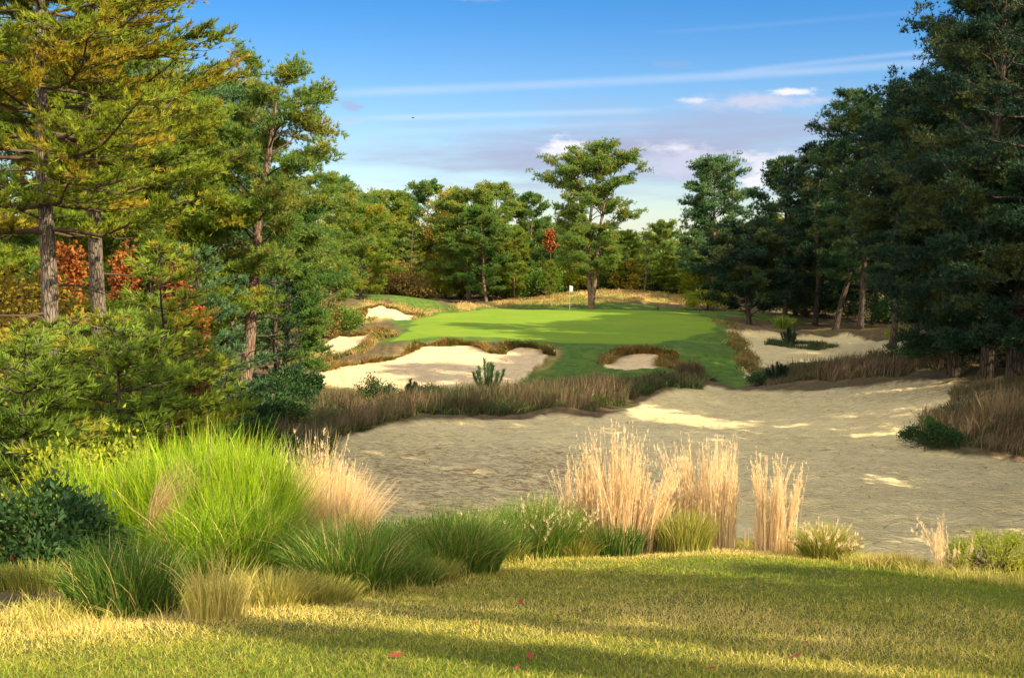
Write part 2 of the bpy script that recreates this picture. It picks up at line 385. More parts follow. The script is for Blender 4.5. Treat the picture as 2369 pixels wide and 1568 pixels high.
for q in [(900, 1050, 29), (1000, 1100, 25), (1200, 1150, 23), (1500, 1200, 21.5), (1500, 1050, 30), (1900, 1150, 24), (2300, 1200, 22), (2300, 1100, 27), (1900, 1050, 30),
          (1500, 980, 37.5), (1900, 980, 37), (1600, 930, 44), (1900, 930, 43), (1700, 903, 47), (1600, 892, 46), (1800, 906, 47), (1950, 897, 46), (2100, 882, 46), (2250, 882, 42),
          (2250, 1055, 31), (2368, 1055, 31), (2120, 1000, 34), (2300, 915, 36), (2450, 900, 36), (2600, 1000, 34), (2170, 960, 36),
          (800, 1030, 31), (900, 985, 35), (1000, 968, 37), (1300, 952, 40), (1450, 930, 42), (700, 960, 37), (900, 938, 40), (1100, 925, 42), (1300, 905, 44), (1450, 890, 46), (1580, 872, 49),
          (720, 890, 52), (850, 900, 51), (1000, 905, 51), (800, 838, 58), (900, 815, 61), (980, 787, 65), (1150, 788, 65), (1270, 801, 64), (1290, 835, 59.5), (1200, 895, 53),
          (1350, 860, 56), (1350, 800, 64), (1470, 803, 63), (1545, 800, 64), (1400, 850, 57), (1540, 850, 57), (1620, 870, 54), (1690, 900, 51.5), (1650, 820, 61), (1735, 843, 61),
          (1725, 800, 68), (1690, 750, 79), (950, 779, 68), (1150, 784, 67), (1300, 796, 66), (1500, 797, 67), (1640, 772, 72), (1000, 748, 78), (1300, 755, 79), (1550, 755, 79),
          (1000, 728, 88), (1300, 717, 97), (1500, 719, 96), (1650, 733, 88), (1000, 728, 97), (1200, 724, 103), (1367, 717, 104), (1500, 722, 103), (1700, 731, 97), (1600, 713, 112),
          (1500, 708, 112), (1250, 700, 112), (1350, 682, 118), (1420, 673, 120), (1540, 681, 120), (1640, 692, 118), (1200, 712, 108), (1420, 690, 132), (1540, 695, 132),
          (880, 683, 100), (950, 690, 100), (1050, 706, 98), (900, 716, 90), (850, 702, 92), (970, 736, 87), (890, 688, 110), (1100, 712, 112),
          (845, 743, 84), (960, 742, 84), (800, 760, 78), (750, 815, 63), (800, 827, 60.5), (860, 775, 69), (885, 765, 72), (765, 785, 69), (740, 790, 72), (700, 850, 60), (650, 780, 70),
          (600, 905, 42), (450, 950, 34), (300, 1000, 27), (660, 930, 43), (1760, 772, 90), (1900, 758, 90), (1800, 800, 76), (2000, 792, 78), (1800, 850, 62), (1950, 830, 66),
          (2100, 820, 62), (2200, 785, 72), (2290, 852, 45), (2368, 870, 42), (1850, 853, 54), (1990, 849, 54), (2080, 862, 50), (1830, 795, 73), (1850, 788, 75), (2000, 750, 98), (2200, 745, 98)]:
    CP.append(tuple(P(*q)))
CP = np.array(CP)
def _ker(d2): return np.sqrt(d2 + 1.0)
_A = _ker(((CP[:, None, :2] - CP[None, :, :2]) ** 2).sum(-1))
_A[np.diag_indices(len(CP))] -= 0.25                      # slight smoothing
_n = len(CP); _B = np.zeros((_n + 1, _n + 1)); _B[:_n, :_n] = _A; _B[_n, :_n] = 1; _B[:_n, _n] = 1
_w = np.linalg.solve(_B, np.append(CP[:, 2], 0))
def base_h(x, y):
    x = np.atleast_1d(np.asarray(x, float)); y = np.atleast_1d(np.asarray(y, float)); out = np.empty(x.shape)
    xf, yf, of = x.ravel(), y.ravel(), out.reshape(-1)
    for i in range(0, len(xf), 20000):
        d2 = (xf[i:i + 20000, None] - CP[None, :, 0]) ** 2 + (yf[i:i + 20000, None] - CP[None, :, 1]) ** 2
        of[i:i + 20000] = _ker(d2) @ _w[:_n] + _w[_n]
    return of.reshape(x.shape)

def hit(px, py, y0=3.0, y1=220.0):
    """where the photo ray first meets the ground: gives x, y"""
    r = ray(px, py); Y = np.geomspace(y0, y1, 900)
    z = CZ + r[2] / r[1] * Y; g = base_h(r[0] / r[1] * Y, Y)
    k = np.argmax(z < g)
    if z[k] >= g[k]: k = len(Y) - 1
    return (r[0] / r[1] * Y[k], Y[k])
def sdf(poly, x, y):
    """signed distance, positive inside"""
    p = np.asarray(poly, float); q = np.roll(p, -1, 0)
    d = np.full(x.shape, 1e9); ins = np.zeros(x.shape, bool)
    for (ax, ay), (bx, by) in zip(p, q):
        ex, ey = bx - ax, by - ay; wx, wy = x - ax, y - ay
        t = np.clip((wx * ex + wy * ey) / (ex * ex + ey * ey + 1e-9), 0, 1)
        d = np.minimum(d, (wx - ex * t) ** 2 + (wy - ey * t) ** 2)
        c = ((ay > y) != (by > y)) & (x < (bx - ax) * (y - ay) / (by - ay + 1e-12) + ax)
        ins ^= c
    d = np.sqrt(d); return np.where(ins, d, -d)
H = lambda pts: [hit(*p) for p in pts]

def lawnpt(px, py):
    Y = .87 / ((py - HORIZ) / FPX - .17); return (base_xy(px, Y), Y)
POLY = {}
POLY['lawn'] = [(-40, -60), (-40, 5.2)] + [lawnpt(*q) for q in [(0, 1468), (200, 1432), (430, 1412), (600, 1400), (740, 1375), (900, 1366), (1100, 1325), (1200, 1300), (1330, 1284), (1500, 1276), (1650, 1271), (1750, 1276), (1850, 1288), (1960, 1303), (2060, 1320), (2200, 1334), (2368, 1350)]] + [(8, 6.6), (40, 6), (40, -60)]
POLY['waste'] = [(22, 9), (12, 8.8), (8, 8.6), (6, 8.7), (4.6, 9.1), (3.6, 9.6), (2.6, 10.3), (1, 12), (-.8, 13.6), (-2.1, 15.2), (-2.7, 17.5), (-3.6, 20)] + \
    H([(820, 1110), (770, 1060), (805, 1028), (830, 1008), (900, 985), (1000, 972), (1150, 965), (1300, 956), (1380, 964), (1450, 936), (1530, 918), (1600, 895), (1660, 893), (1730, 907), (1800, 907), (1860, 905), (1950, 893), (2060, 884), (2150, 878), (2260, 888), (2380, 905)]) + \
    H([(2300, 925), (2160, 945), (2115, 985), (2112, 1010), (2150, 1042), (2260, 1058), (2400, 1062)]) + [(24, 30), (26, 20)]
POLY['rsand'] = [hit(1690, 768), hit(1780, 766), hit(1860, 776), hit(1960, 772), hit(2050, 788), hit(2130, 800), hit(2130, 820), hit(2085, 848), hit(1980, 838), hit(1860, 838), (12.5, 60), (13, 56), (11.5, 55)] + [hit(1738, 858), hit(1722, 840), hit(1735, 825), hit(1700, 800), hit(1712, 790)]
POLY['green'] = H([(905, 790), (950, 765), (960, 740), (1010, 727), (1100, 719), (1300, 717), (1420, 717), (1550, 722), (1650, 735), (1660, 750), (1630, 775), (1560, 786), (1450, 798), (1300, 795), (1150, 782), (1000, 780)])
POLY['fair'] = H([(860, 800), (940, 765), (900, 745), (985, 728), (1080, 716), (1300, 714.8), (1500, 716)]) + [hit(1580, 722), hit(1680, 735), hit(1692, 760), hit(1712, 790), hit(1700, 800), hit(1735, 825), hit(1722, 840), hit(1738, 858), (12, 55), (9.5, 49), (8, 49.5)] + H([(1600, 880), (1500, 880), (1380, 880), (1200, 900), (1180, 890), (1300, 830), (1290, 800), (1150, 790), (960, 790)])
POLY['fair2'] = [(-14, 104), (-13, 94)] + H([(900, 690), (990, 722), (1080, 714), (1000, 700)]) + [(-6, 112), (-3, 106), (4, 106), (12, 101.5), (20, 96), (26, 96), (27, 103), (20, 110), (12, 113), (4, 110), (-2, 114), (-12, 112)]
POLY['fescue'] = [(-1, 110), (6, 107.5), (12, 114), (22, 114), (26, 122), (14, 128), (4, 126), (-2, 117)]
POLY['fescue2'] = H([(800, 720), (850, 700), (930, 705), (1000, 722), (1080, 722), (1180, 712), (1100, 703), (1010, 726), (985, 733), (970, 740), (830, 748)])
BUNK = [  # outline (px), plane support (px, py, Y), rim height factor
    dict(n='big', rim=(2, 13), pts=[(712, 884), (735, 868), (790, 850), (860, 842), (900, 836), (950, 818), (975, 802), (1040, 803), (1100, 800), (1130, 817), (1165, 822), (1185, 806), (1230, 804), (1268, 812), (1262, 830), (1232, 852), (1190, 895), (1120, 915), (1000, 915), (880, 908), (790, 900)],
         pl=[(735, 872, 54.5), (1000, 908, 51.2), (1000, 812, 62.0), (1240, 812, 61.5), (1190, 893, 53), (850, 850, 57)]),
    dict(n='second', rim=(1, 5), pts=[(1398, 853), (1412, 836), (1430, 825), (1475, 818), (1528, 822), (1534, 840), (1525, 856), (1460, 862)],
         pl=[(1400, 855, 57), (1530, 856, 57), (1430, 826, 60.2), (1528, 822, 60.6)]),
    dict(n='low', rim=(2, 8), pts=[(742, 818), (752, 798), (780, 778), (840, 778), (872, 762), (882, 764), (872, 782), (845, 805), (800, 826), (765, 828)],
         pl=[(750, 818, 63), (800, 825, 61.5), (780, 780, 69), (875, 765, 71), (868, 785, 67.5)]),
    dict(n='high', rim=(0, 5), pts=[(838, 740), (845, 715), (880, 708), (915, 714), (945, 728), (972, 733), (940, 743), (880, 748)],
         pl=[(845, 742, 84.5), (930, 744, 84.5), (860, 712, 88.5), (915, 716, 88.5), (965, 734, 87)]),
]
def hit_plane(px, py, c):
    r = ray(px, py); r = r / r[1]          # CZ + r2*Y = c0 + c1*r0*Y + c2*Y
    Y = (CZ - c[0]) / (c[1] * r[0] + c[2] - r[2]); return (r[0] * Y, Y)
for b in BUNK:
    q = np.array([P(*p) for p in b['pl']])
    c, *_ = np.linalg.lstsq(np.c_[np.ones(len(q)), q[:, 0], q[:, 1]], q[:, 2], rcond=None)
    b['c'] = c; b['poly'] = [hit_plane(px, py, c) for px, py in b['pts']]

def warp(x, y):
    k = np.clip(y * 0.02, .12, .7)
    return x + k * fbm(x / k / 2.2, y / k / 2.2, 31, 2), y + k * 1.3 * fbm(x / k / 2.2, y / k / 2.2, 57, 2)
def fields(x, y):
    wx, wy = warp(x, y)
    F = {k: sdf(POLY[k], wx, wy) for k in POLY}
    for b in BUNK: F['b_' + b['n']] = sdf(b['poly'], x + .25 * fbm(x * 1.3, y * 1.3, 71, 2), y + .25 * fbm(x * 1.3, y * 1.3, 91, 2))
    return F
def height_full(x, y, F=None, micro=True):
    F = F or fields(x, y)
    z = base_h(x, y)
    sand = sm(np.maximum(F['waste'], F['rsand']), -.3, .3)
    smooth_g = sm(np.maximum.reduce([F['green'], F['fair'], F['fair2']]), -.4, .4)
    lawn = sm(F['lawn'], -.2, .3)
    near = np.clip(y / 20, 0.2, 1)
    rough = (1 - sand) * (1 - smooth_g) * (1 - lawn)
    z = z + rough * (.28 * near * fbm(x * .6, y * .6, 3, 4) + .04 * fbm(x * 4, y * 4, 8, 2))
    z = z + smooth_g * .10 * fbm(x * .13, y * .13, 5, 2) * (y > 45)
    if micro: z = z + sand * (.09 * fbm(x * .5, y * .8, 11, 2) + .10 * fbm(x * 1.5, y * 3.2, 12, 3) - .06 * sm(vnoise(x * 1.7 + 4, y * 1.7, 61), .22, .42) - .04 * sm(vnoise(x * 3.1, y * 3.1 + 9, 62), .25, .42)) + lawn * .025 * fbm(x * 2, y * 2, 14, 3)
    z = z - .10 * sm(np.maximum(F['waste'], F['rsand']), -.1, .25)     # the sand lies a little below its grassy edges
    for b in BUNK:
        d = F['b_' + b['n']]; pz = b['c'][0] + b['c'][1] * x + b['c'][2] * y
        pz = pz + .10 * np.clip(.8 - d, 0, .8) + .05 * fbm(x * .9, y * .9, 21, 3) + .02 * fbm(x * 4, y * 4, 22, 2)
        # turf lip swells a little above the sand
        lip = np.exp(-((d + .45) / .45) ** 2) * .16
        z = z + lip * sm(z - pz, .1, .3)
        k = sm(d, -.22, .10)
        # outside but near, never let turf sink under the sand plane at the low front edge
        z = z * (1 - k) + pz * k
    return z
def gz(x, y):
    return float(height_full(np.array([float(x)]), np.array([float(y)]), micro=False)[0])
def gzv(x, y): return height_full(np.asarray(x, float), np.asarray(y, float), micro=True)

# grid
ys = list(np.arange(-320, -40, 20)) + list(np.arange(-40, 1.5, 2.0)); Y = 1.5
while Y < 150: ys.append(Y); Y += max(.05, .0062 * Y)
while Y < 3000: ys.append(Y); Y *= 1.08
ys = np.array(ys)
ui = np.linspace(-1, 1, 780) * .58
uo = .58 * (13 / .58) ** (np.arange(1, 42) / 41)
us = np.concatenate([-uo[::-1], ui, uo])
GX = us[None] * np.maximum(ys, 7)[:, None] ; GY = np.broadcast_to(ys[:, None], GX.shape)
gx, gy = GX.ravel(), np.ascontiguousarray(GY).ravel()
gF = fields(gx, gy)
gzz = height_full(gx, gy, gF)
nr, nc = GX.shape
ii = (np.arange(nr - 1)[:, None] * nc + np.arange(nc - 1)[None]).ravel()
GQ = np.stack([ii, ii + 1, ii + nc + 1, ii + nc], -1)
bunk_d = np.maximum.reduce([gF['b_' + b['n']] for b in BUNK])
att = {
    'w_lawn': sm(gF['lawn'], -.15, .15),
    'w_sand': sm(np.maximum(gF['waste'], gF['rsand']), -.12, .12),
    'w_bunk': sm(bunk_d, -.10, .06),
    'w_green': sm(gF['green'], -.15, .15),
    'w_fair': sm(np.maximum(gF['fair'], gF['fair2']), -.3, .3),
    'w_fesc': sm(np.maximum.reduce([gF['fescue'], gF['fescue2'] , -np.abs(bunk_d + .35) + .35]), -.5, .7),
    'w_edge0': np.exp(-(np.clip(-bunk_d, 0, 9) / .8) ** 2),
}

def ground_material():
    m, t = newmat('course ground')
    g = t.new('ShaderNodeNewGeometry'); pos = g.outputs['Position']
    A = lambda k: t.new('ShaderNodeAttribute', attribute_name=k).outputs['Fac']
    n1 = t.noise(pos, .35, 4); n2 = t.noise(pos, 2.2, 5, .6); n3 = t.noise(pos, 14, 4, .65); n4 = t.noise(pos, 60, 3, .6)
    # rough: heath, pine straw and thin grass
    col = t.ramp(t.m('ADD', t.m('MULTIPLY', n2, .6), t.m('MULTIPLY', n3, .4)), [(.3, (.035, .030, .018)), (.48, (.10, .07, .038)), (.6, (.16, .11, .06)), (.75, (.09, .10, .03))])
    far = t.sstep(n1, .45, .62)
    col = t.mix(t.m('MULTIPLY', far, .5), col, (.07, .085, .025))
    # fescue
    fes = t.ramp(t.m('ADD', t.m('MULTIPLY', n2, .55), t.m('MULTIPLY', n3, .45)), [(.34, (.18, .15, .04)), (.5, (.40, .27, .09)), (.66, (.52, .37, .15))])
    fes = t.mix(t.m('MULTIPLY', t.sstep(n1, .46, .60), .65), fes, (.13, .17, .03))
    col = t.mix(A('w_fesc'), col, fes)
    # fairway turf
    fa = t.ramp(t.m('ADD', t.m('MULTIPLY', n3, .5), t.m('MULTIPLY', n2, .5)), [(.40, (.034, .075, .014)), (.5, (.062, .118, .018)), (.62, (.11, .165, .024))])
    fa = t.mix(t.m('MULTIPLY', t.sstep(t.noise(pos, .8, 3), .5, .68), .3), fa, (.20, .20, .045))
    col = t.mix(A('w_fair'), col, fa)
    # putting green
    gr = t.mix(n2, (.105, .19, .014), (.165, .245, .020))
    gr = t.mix(t.m('MULTIPLY', t.sstep(t.noise(pos, .30, 4, .6), .42, .62), .55), gr, (.19, .25, .022))
    gr = t.mix(t.m('MULTIPLY', t.sstep(t.m('ADD', t.m('MULTIPLY', n3, .6), t.m('MULTIPLY', n4, .4)), .42, .6), .35), gr, (.075, .15, .014))
    col = t.mix(A('w_green'), col, gr)
    # sand with wind-blown pine straw
    sv = t.mapping(pos, (1, 2.4, 1))
    s1 = t.noise(sv, 1.5, 6, .62); s2 = t.noise(sv, 6.5, 5, .65, dist=.4); s3 = t.noise(t.mapping(pos, (1, 3.2, 1)), 3.4, 4, .6)
    sand = t.ramp(t.m('ADD', t.m('MULTIPLY', s1, .5), t.m('MULTIPLY', s2, .5)), [(.34, (.43, .35, .18)), (.46, (.66, .55, .285)), (.66, (.80, .68, .39))])
    sep = t.new('ShaderNodeSeparateXYZ'); t.l.new(pos, sep.inputs[0])
    # straw gathers in the hollows of the left-hand, nearer part and under the trees at the right
    d1 = t.m('SQRT', t.m('ADD', t.m('POWER', t.m('DIVIDE', t.m('ADD', sep.outputs[0], 1.0), 7.0), 2.0), t.m('POWER', t.m('DIVIDE', t.m('SUBTRACT', sep.outputs[1], 26.0), 12.0), 2.0)))
    d2 = t.m('SQRT', t.m('ADD', t.m('POWER', t.m('DIVIDE', t.m('SUBTRACT', sep.outputs[0], 19.0), 8.0), 2.0), t.m('POWER', t.m('DIVIDE', t.m('SUBTRACT', sep.outputs[1], 43.0), 7.0), 2.0)))
    dens = t.m('MAXIMUM', t.sstep(d1, 1.25, .2), t.m('MULTIPLY', t.sstep(d2, 1.3, .3), 1.0))
    thr = t.m('SUBTRACT', .585, t.m('MULTIPLY', dens, .08))
    straw = t.sstep(t.m('ADD', t.m('MULTIPLY', s3, .62), t.m('MULTIPLY', s2, .38)), thr, t.m('ADD', thr, .03))
    straw = t.m('MULTIPLY', straw, t.m('ADD', .38, t.m('MULTIPLY', dens, .42)))
    sand = t.mix(straw, sand, (.24, .125, .075))
    specks = t.sstep(t.noise(t.mapping(pos, (1, 1.8, 1)), 16, 2, .5), .70, .76)
    sand = t.mix(t.m('MULTIPLY', specks, .6), sand, (.14, .10, .06))
    lines = t.noise(t.mapping(pos, (1.1, 6.5, 1)), 2.6, 5, .68, dist=.5)
    sand = t.mix(t.m('MULTIPLY', t.sstep(lines, .53, .60), .34), sand, (.27, .19, .095))
    sand = t.mix(t.m('MULTIPLY', t.sstep(n1, .45, .62), .25), sand, (.76, .65, .38))
    col = t.mix(A('w_sand'), col, sand)
    # bunker sand, raked
    bs = t.ramp(t.m('ADD', t.m('MULTIPLY', n2, .5), t.m('MULTIPLY', n3, .5)), [(.36, (.50, .37, .205)), (.5, (.62, .475, .28)), (.66, (.70, .56, .36))])
    bs = t.mix(t.m('MULTIPLY', t.sstep(t.noise(t.mapping(pos, (1.4, 1.4, 4)), 2.2, 5, .65), .52, .64), .35), bs, (.40, .28, .15))
    col = t.mix(A('w_bunk'), col, bs)
    # tee-side lawn floor under the blades
    la = t.ramp(t.m('ADD', t.m('MULTIPLY', n3, .5), t.m('MULTIPLY', n4, .5)), [(.35, (.055, .06, .018)), (.55, (.12, .125, .028)), (.72, (.24, .20, .07))])
    col = t.mix(A('w_lawn'), col, la)
    sandy = t.m('MAXIMUM', A('w_sand'), 0.0)
    ripple = t.noise(t.mapping(pos, (1, 3.0, 1)), 5.0, 4, .6, dist=.3)
    rake = t.new('ShaderNodeTexWave', wave_type='BANDS', bands_direction='DIAGONAL'); t.put(rake.inputs['Vector'], pos)
    rake.inputs['Scale'].default_value = 1.6; rake.inputs['Distortion'].default_value = 5; rake.inputs['Detail'].default_value = 3
    hgt = t.m('ADD', t.m('MULTIPLY', n3, .30), t.m('MULTIPLY', n4, .12))
    hgt = t.m('ADD', hgt, t.m('MULTIPLY', t.m('MULTIPLY', ripple, sandy), 2.6))
    hgt = t.m('ADD', hgt, t.m('MULTIPLY', t.m('MULTIPLY', rake.outputs[1], A('w_bunk')), .7))
    hgt = t.m('MULTIPLY', hgt, t.m('SUBTRACT', 1.0, t.m('MULTIPLY', A('w_green'), .9)))
    return finish(m, t, col, .92, bump=hgt, bstr=.7, bdist=.12, spec=.12)
M['ground'] = ground_material()

def fmean(a): return a[GQ].mean(1)
fl, fs, fb, fg, ff, fe = [fmean(att[k]) for k in ('w_lawn', 'w_sand', 'w_bunk', 'w_green', 'w_fair', 'w_fesc')]
fy, fx = fmean(gy), fmean(gx)
reg = np.zeros(len(GQ), int)                       # 0 rough ground
reg[fe > .5] = 6; reg[ff > .5] = 5; reg[fg > .5] = 4; reg[fs > .5] = 2
for k, b in enumerate(BUNK):
    reg[(fmean(gF['b_' + b['n']]) > -.02)] = 10 + k
reg[fl > .5] = 1
regs = {0: ('ground', 'rough ground of pine straw and thin grass under the trees', 'ground'),
        1: ('lawn', 'mown yellow-green lawn striped by long tree shadows', 'lawn'),
        2: ('sand_waste', 'wide shaded waste area of footprinted sand strewn with pine straw', 'sand'),
        4: ('putting_green', 'smooth bright putting green with the flagstick in it', 'green'),
        5: ('fairway', 'mown fairway turf sloping round the putting green', 'fairway'),
        6: ('fescue_bank', 'golden brown fescue mounds beyond the putting green', 'bank'),
        10: ('bunker', 'large sunlit sand bunker with ragged brown turf edge below the green', 'bunker'),
        11: ('bunker', 'small shaded sand bunker cut into the slope before the green', 'bunker'),
        12: ('bunker', 'half shaded bunker between the large bunker and the fairway mound', 'bunker'),
        13: ('bunker', 'bright sand bunker below the fescue topped fairway mound', 'bunker')}
for r, (nm, lab, cat) in regs.items():
    q = GQ[reg == r]
    if not len(q): continue
    used, inv = np.unique(q, return_inverse=True)
    o = mesh(nm, np.c_[gx, gy, gzz][used], inv.reshape(q.shape), M['ground'],
             attrs={k: ('POINT', a[used]) for k, a in att.items()}, smooth=True)
    tag(o, lab, cat, kind='structure')

exec_marker = None
# ------------------------------------------------------------------ trees
def curve_pts(ctrl, n):
    c = np.asarray(ctrl, float); t = np.linspace(0, 1, len(c)); s = np.linspace(0, 1, n)
    return np.stack([np.interp(s, t, c[:, i]) for i in range(3)], -1)

def pine(seed, H, r0, base=.35, R=3.0, style='pitch', limbs=26, near=1.0, prof=None, mat='pine_green', barkm='bark_red',
         trunk=None, dead=6, lname=True, density=1.0, stems=None, droop=0.0, azrange=None):
    """geometry of one pine standing at the origin -> (trunk Geo, branches Geo, crown Geo)
    near = size multiplier of needle clumps (bigger for far trees, fewer of them)"""
    rg = np.random.default_rng(seed)
    if prof is None:
        prof = lambda u: np.sin(np.pi * np.clip(u * .88 + .12, 0, 1)) ** .6 if style == 'pitch' else (1 - u) ** .75 * (.55 + .45 * np.sin(min(u * 4, 1.57)))
    n = 14
    if trunk is None:
        w = rg.normal(0, .012 * H, (5, 2)).cumsum(0); w[0] = 0
        trunk = [(w[i, 0], w[i, 1], H * i / 4) for i in range(5)]
    tp = curve_pts(trunk, n)
    tp[1:-1, :2] += rg.normal(0, .01 * H / 10, (n - 2, 2))
    tr = Geo(); s = np.linspace(0, 1, n)
    rad = r0 * (1 - s) ** .8 * .93 + r0 * .05; rad[0] *= 1.35
    tp0 = tp.copy(); tp0[0, 2] -= .5
    tr.tube(tp0, rad, 12 if near < .7 else 8)
    allstems = [tp]
    for st in (stems or []):
        p2 = curve_pts(st, n); tr.tube(p2, r0 * .75 * (1 - s) ** .8 + r0 * .05, 9); allstems.append(p2)
    br = Geo(); cr = Geo()
    pos, ax = [], []
    def at_trunk(z, st):
        return np.array([np.interp(z, st[:, 2], st[:, 0]), np.interp(z, st[:, 2], st[:, 1]), z])
    def rad_at(z): return np.interp(z, tp[:, 2], rad)
    for i in range(dead):
        z = H * rg.uniform(.12, base + .15); a = rg.uniform(0, 2 * math.pi); L = rg.uniform(.5, 1.8)
        p = at_trunk(z, tp); d = np.array([math.cos(a), math.sin(a), rg.uniform(-.2, .3)])
        pts = np.stack([p, p + d * L * .5 + rg.normal(0, .06, 3), p + d * L + rg.normal(0, .15, 3)])
        br.tube(pts, [.03, .02, .006], 4)
    zt = base
    for i in range(limbs):
        u = (i + rg.uniform(0, .7)) / limbs
        if style == 'white': u = (math.floor(u * limbs / 4) * 4 + rg.uniform(0, 1.3)) / limbs    # whorls leave layers
        st = allstems[i % len(allstems)]
        z = H * (base + (1 - base) * u); z = min(z, st[-1, 2] * .985)
        a = i * 2.4 + rg.uniform(-.5, .5)
        L = R * float(prof(u)) * rg.uniform(.7, 1.12) + .25
        p = at_trunk(z, st)
        e = (rg.uniform(.15, .5) + u * .5) if style == 'pitch' else (rg.uniform(-.02, .16) + .45 * u ** 2 - droop * (1 - u))
        d = np.array([math.cos(a), math.sin(a), 0])
        k = 6; ss = np.linspace(0, 1, k)
        zz = (np.sin(ss * 1.5) * L * math.sin(e) * .9) if style == 'pitch' else (L * math.sin(e) * ss + .10 * L * ss ** 2.2 * 1.2 - .06 * L * np.sin(ss * 3.1))
        wob = rg.normal(0, .05 * L, (k, 3)); wob[0] = 0
        lp = p + d * (ss * L * math.cos(e))[:, None] + wob * ss[:, None] + np.stack([0 * ss, 0 * ss, zz], -1)
        lr = min(rad_at(z) * .35, .012 + .010 * L)
        br.tube(lp, lr * (1 - ss) ** .8 + .006, 5)
        if style == 'white':
            nt = max(5, int(L / (.26 * near) * density)); tt = np.sort(rg.uniform(.18, 1, nt))
            for j, q in enumerate(tt):
                b0 = np.array([np.interp(q, ss, lp[:, c]) for c in range(3)])
                sgn = 1 if j % 2 else -1
                yaw = a + sgn * rg.uniform(.5, 1.1)
                tl = L * (.42 * (1 - q) + .10) * rg.uniform(.7, 1.2) + .12
                td = np.array([math.cos(yaw), math.sin(yaw), rg.uniform(-.05, .30)])
                m = max(2, int(tl / (.105 * near))); f = (np.arange(m) + rg.uniform(0, 1, m)) / m
                tpz = b0 + td * (f * tl)[:, None] + rg.normal(0, .035 * near + .01, (m, 3)); tpz[:, 2] += .10 * tl * f
                pos.append(tpz); ax.append(np.broadcast_to(td * .9 + np.array([0, 0, .45]), (m, 3)))
                if near < .8: br.tube(np.stack([b0, b0 + td * tl * .6, b0 + td * tl + [0, 0, .1 * tl]]), [.012, .008, .003], 3)
        else:
            ns = max(4, int((4 + L * 2.2) * density))
            for j in range(ns):
                q = 1.0 if j == 0 else rg.uniform(.35, 1)
                b0 = np.array([np.interp(q, ss, lp[:, c]) for c in range(3)])
                yaw = a + rg.uniform(-1.2, 1.2); el = rg.uniform(-.1, .9)
                tl = (.16 * L + .25) * rg.uniform(.5, 1.5)
                td = np.array([math.cos(yaw) * math.cos(el), math.sin(yaw) * math.cos(el), math.sin(el)])
                tip = b0 + td * tl
                br.tube(np.stack([b0, b0 + td * tl * .5 + rg.normal(0, .04, 3), tip]), [.02, .014, .006], 3)
                for c0, rr in ((tip, .34), (b0 + td * tl * .45, .24)):
                    m = int(max(5, 17 * density / near ** .9) * (rr / .34))
                    off = rg.normal(0, 1, (m, 3)); off = unit(off) * rg.uniform(.2, 1, (m, 1)) * rr * (.95 + .30 * near) * np.array([1.15, 1.15, .6])
                    pos.append(c0 + off); ax.append(off / rr + np.array([0, 0, .6]) + td * .3)
    pos = np.concatenate(pos); ax = np.concatenate(ax)
    fz = H / np.percentile(pos[:, 2], 99.7)
    if fz < 1:
        pos = pos * np.array([1, 1, fz])
        for gg in (tr, br): gg.V = [v * np.array([1, 1, fz]) for v in gg.V]
    tint0 = .42 + .28 * fbm(pos[:, 0] * .9 + seed, (pos[:, 1] + pos[:, 2]) * .9, seed, 2) + rg.normal(0, .1, len(pos))
    nn = {True: 11, False: 7}[near < .9] if style == 'white' else {True: 12, False: 7}[near < .9]
    nl = (.14 if style == 'white' else .16) * (.75 + .60 * near); nw = (.012 + .026 * near ** 1.4) * (1.0 if near < .9 else 1.15)
    V, T, t = needles(pos, ax, nn, nl, nw, .42 if style == 'white' else .62, tint0, rg, .12)
    cr.add(V, T, t=t)
    return tr, br, cr

def plant_pine(name, x, y, label, cat='pine tree', group=None, sink=0.05, rz=0, barkm='bark_red', mat='pine_green', **kw):
    g = pine(barkm=barkm, mat=mat, **kw)
    e = empty(name, (x, y, gz(x, y) - sink), label, cat, group, rz)
    g[0].build('trunk', M[barkm], e, True)
    g[1].build('branches', M['bark_dark' if barkm == 'bark_dark' else 'twig'], e)
    g[2].build('crown', M[mat], e)
    return e
def topz(py, Y): return P(1184, py, Y)[2]
def tree_at(name, px, Y, py_top, label, **kw):
    x = base_xy(px, Y); H = topz(py_top, Y) - gz(x, Y)
    return plant_pine(name, x, Y, label, H=H, **kw)

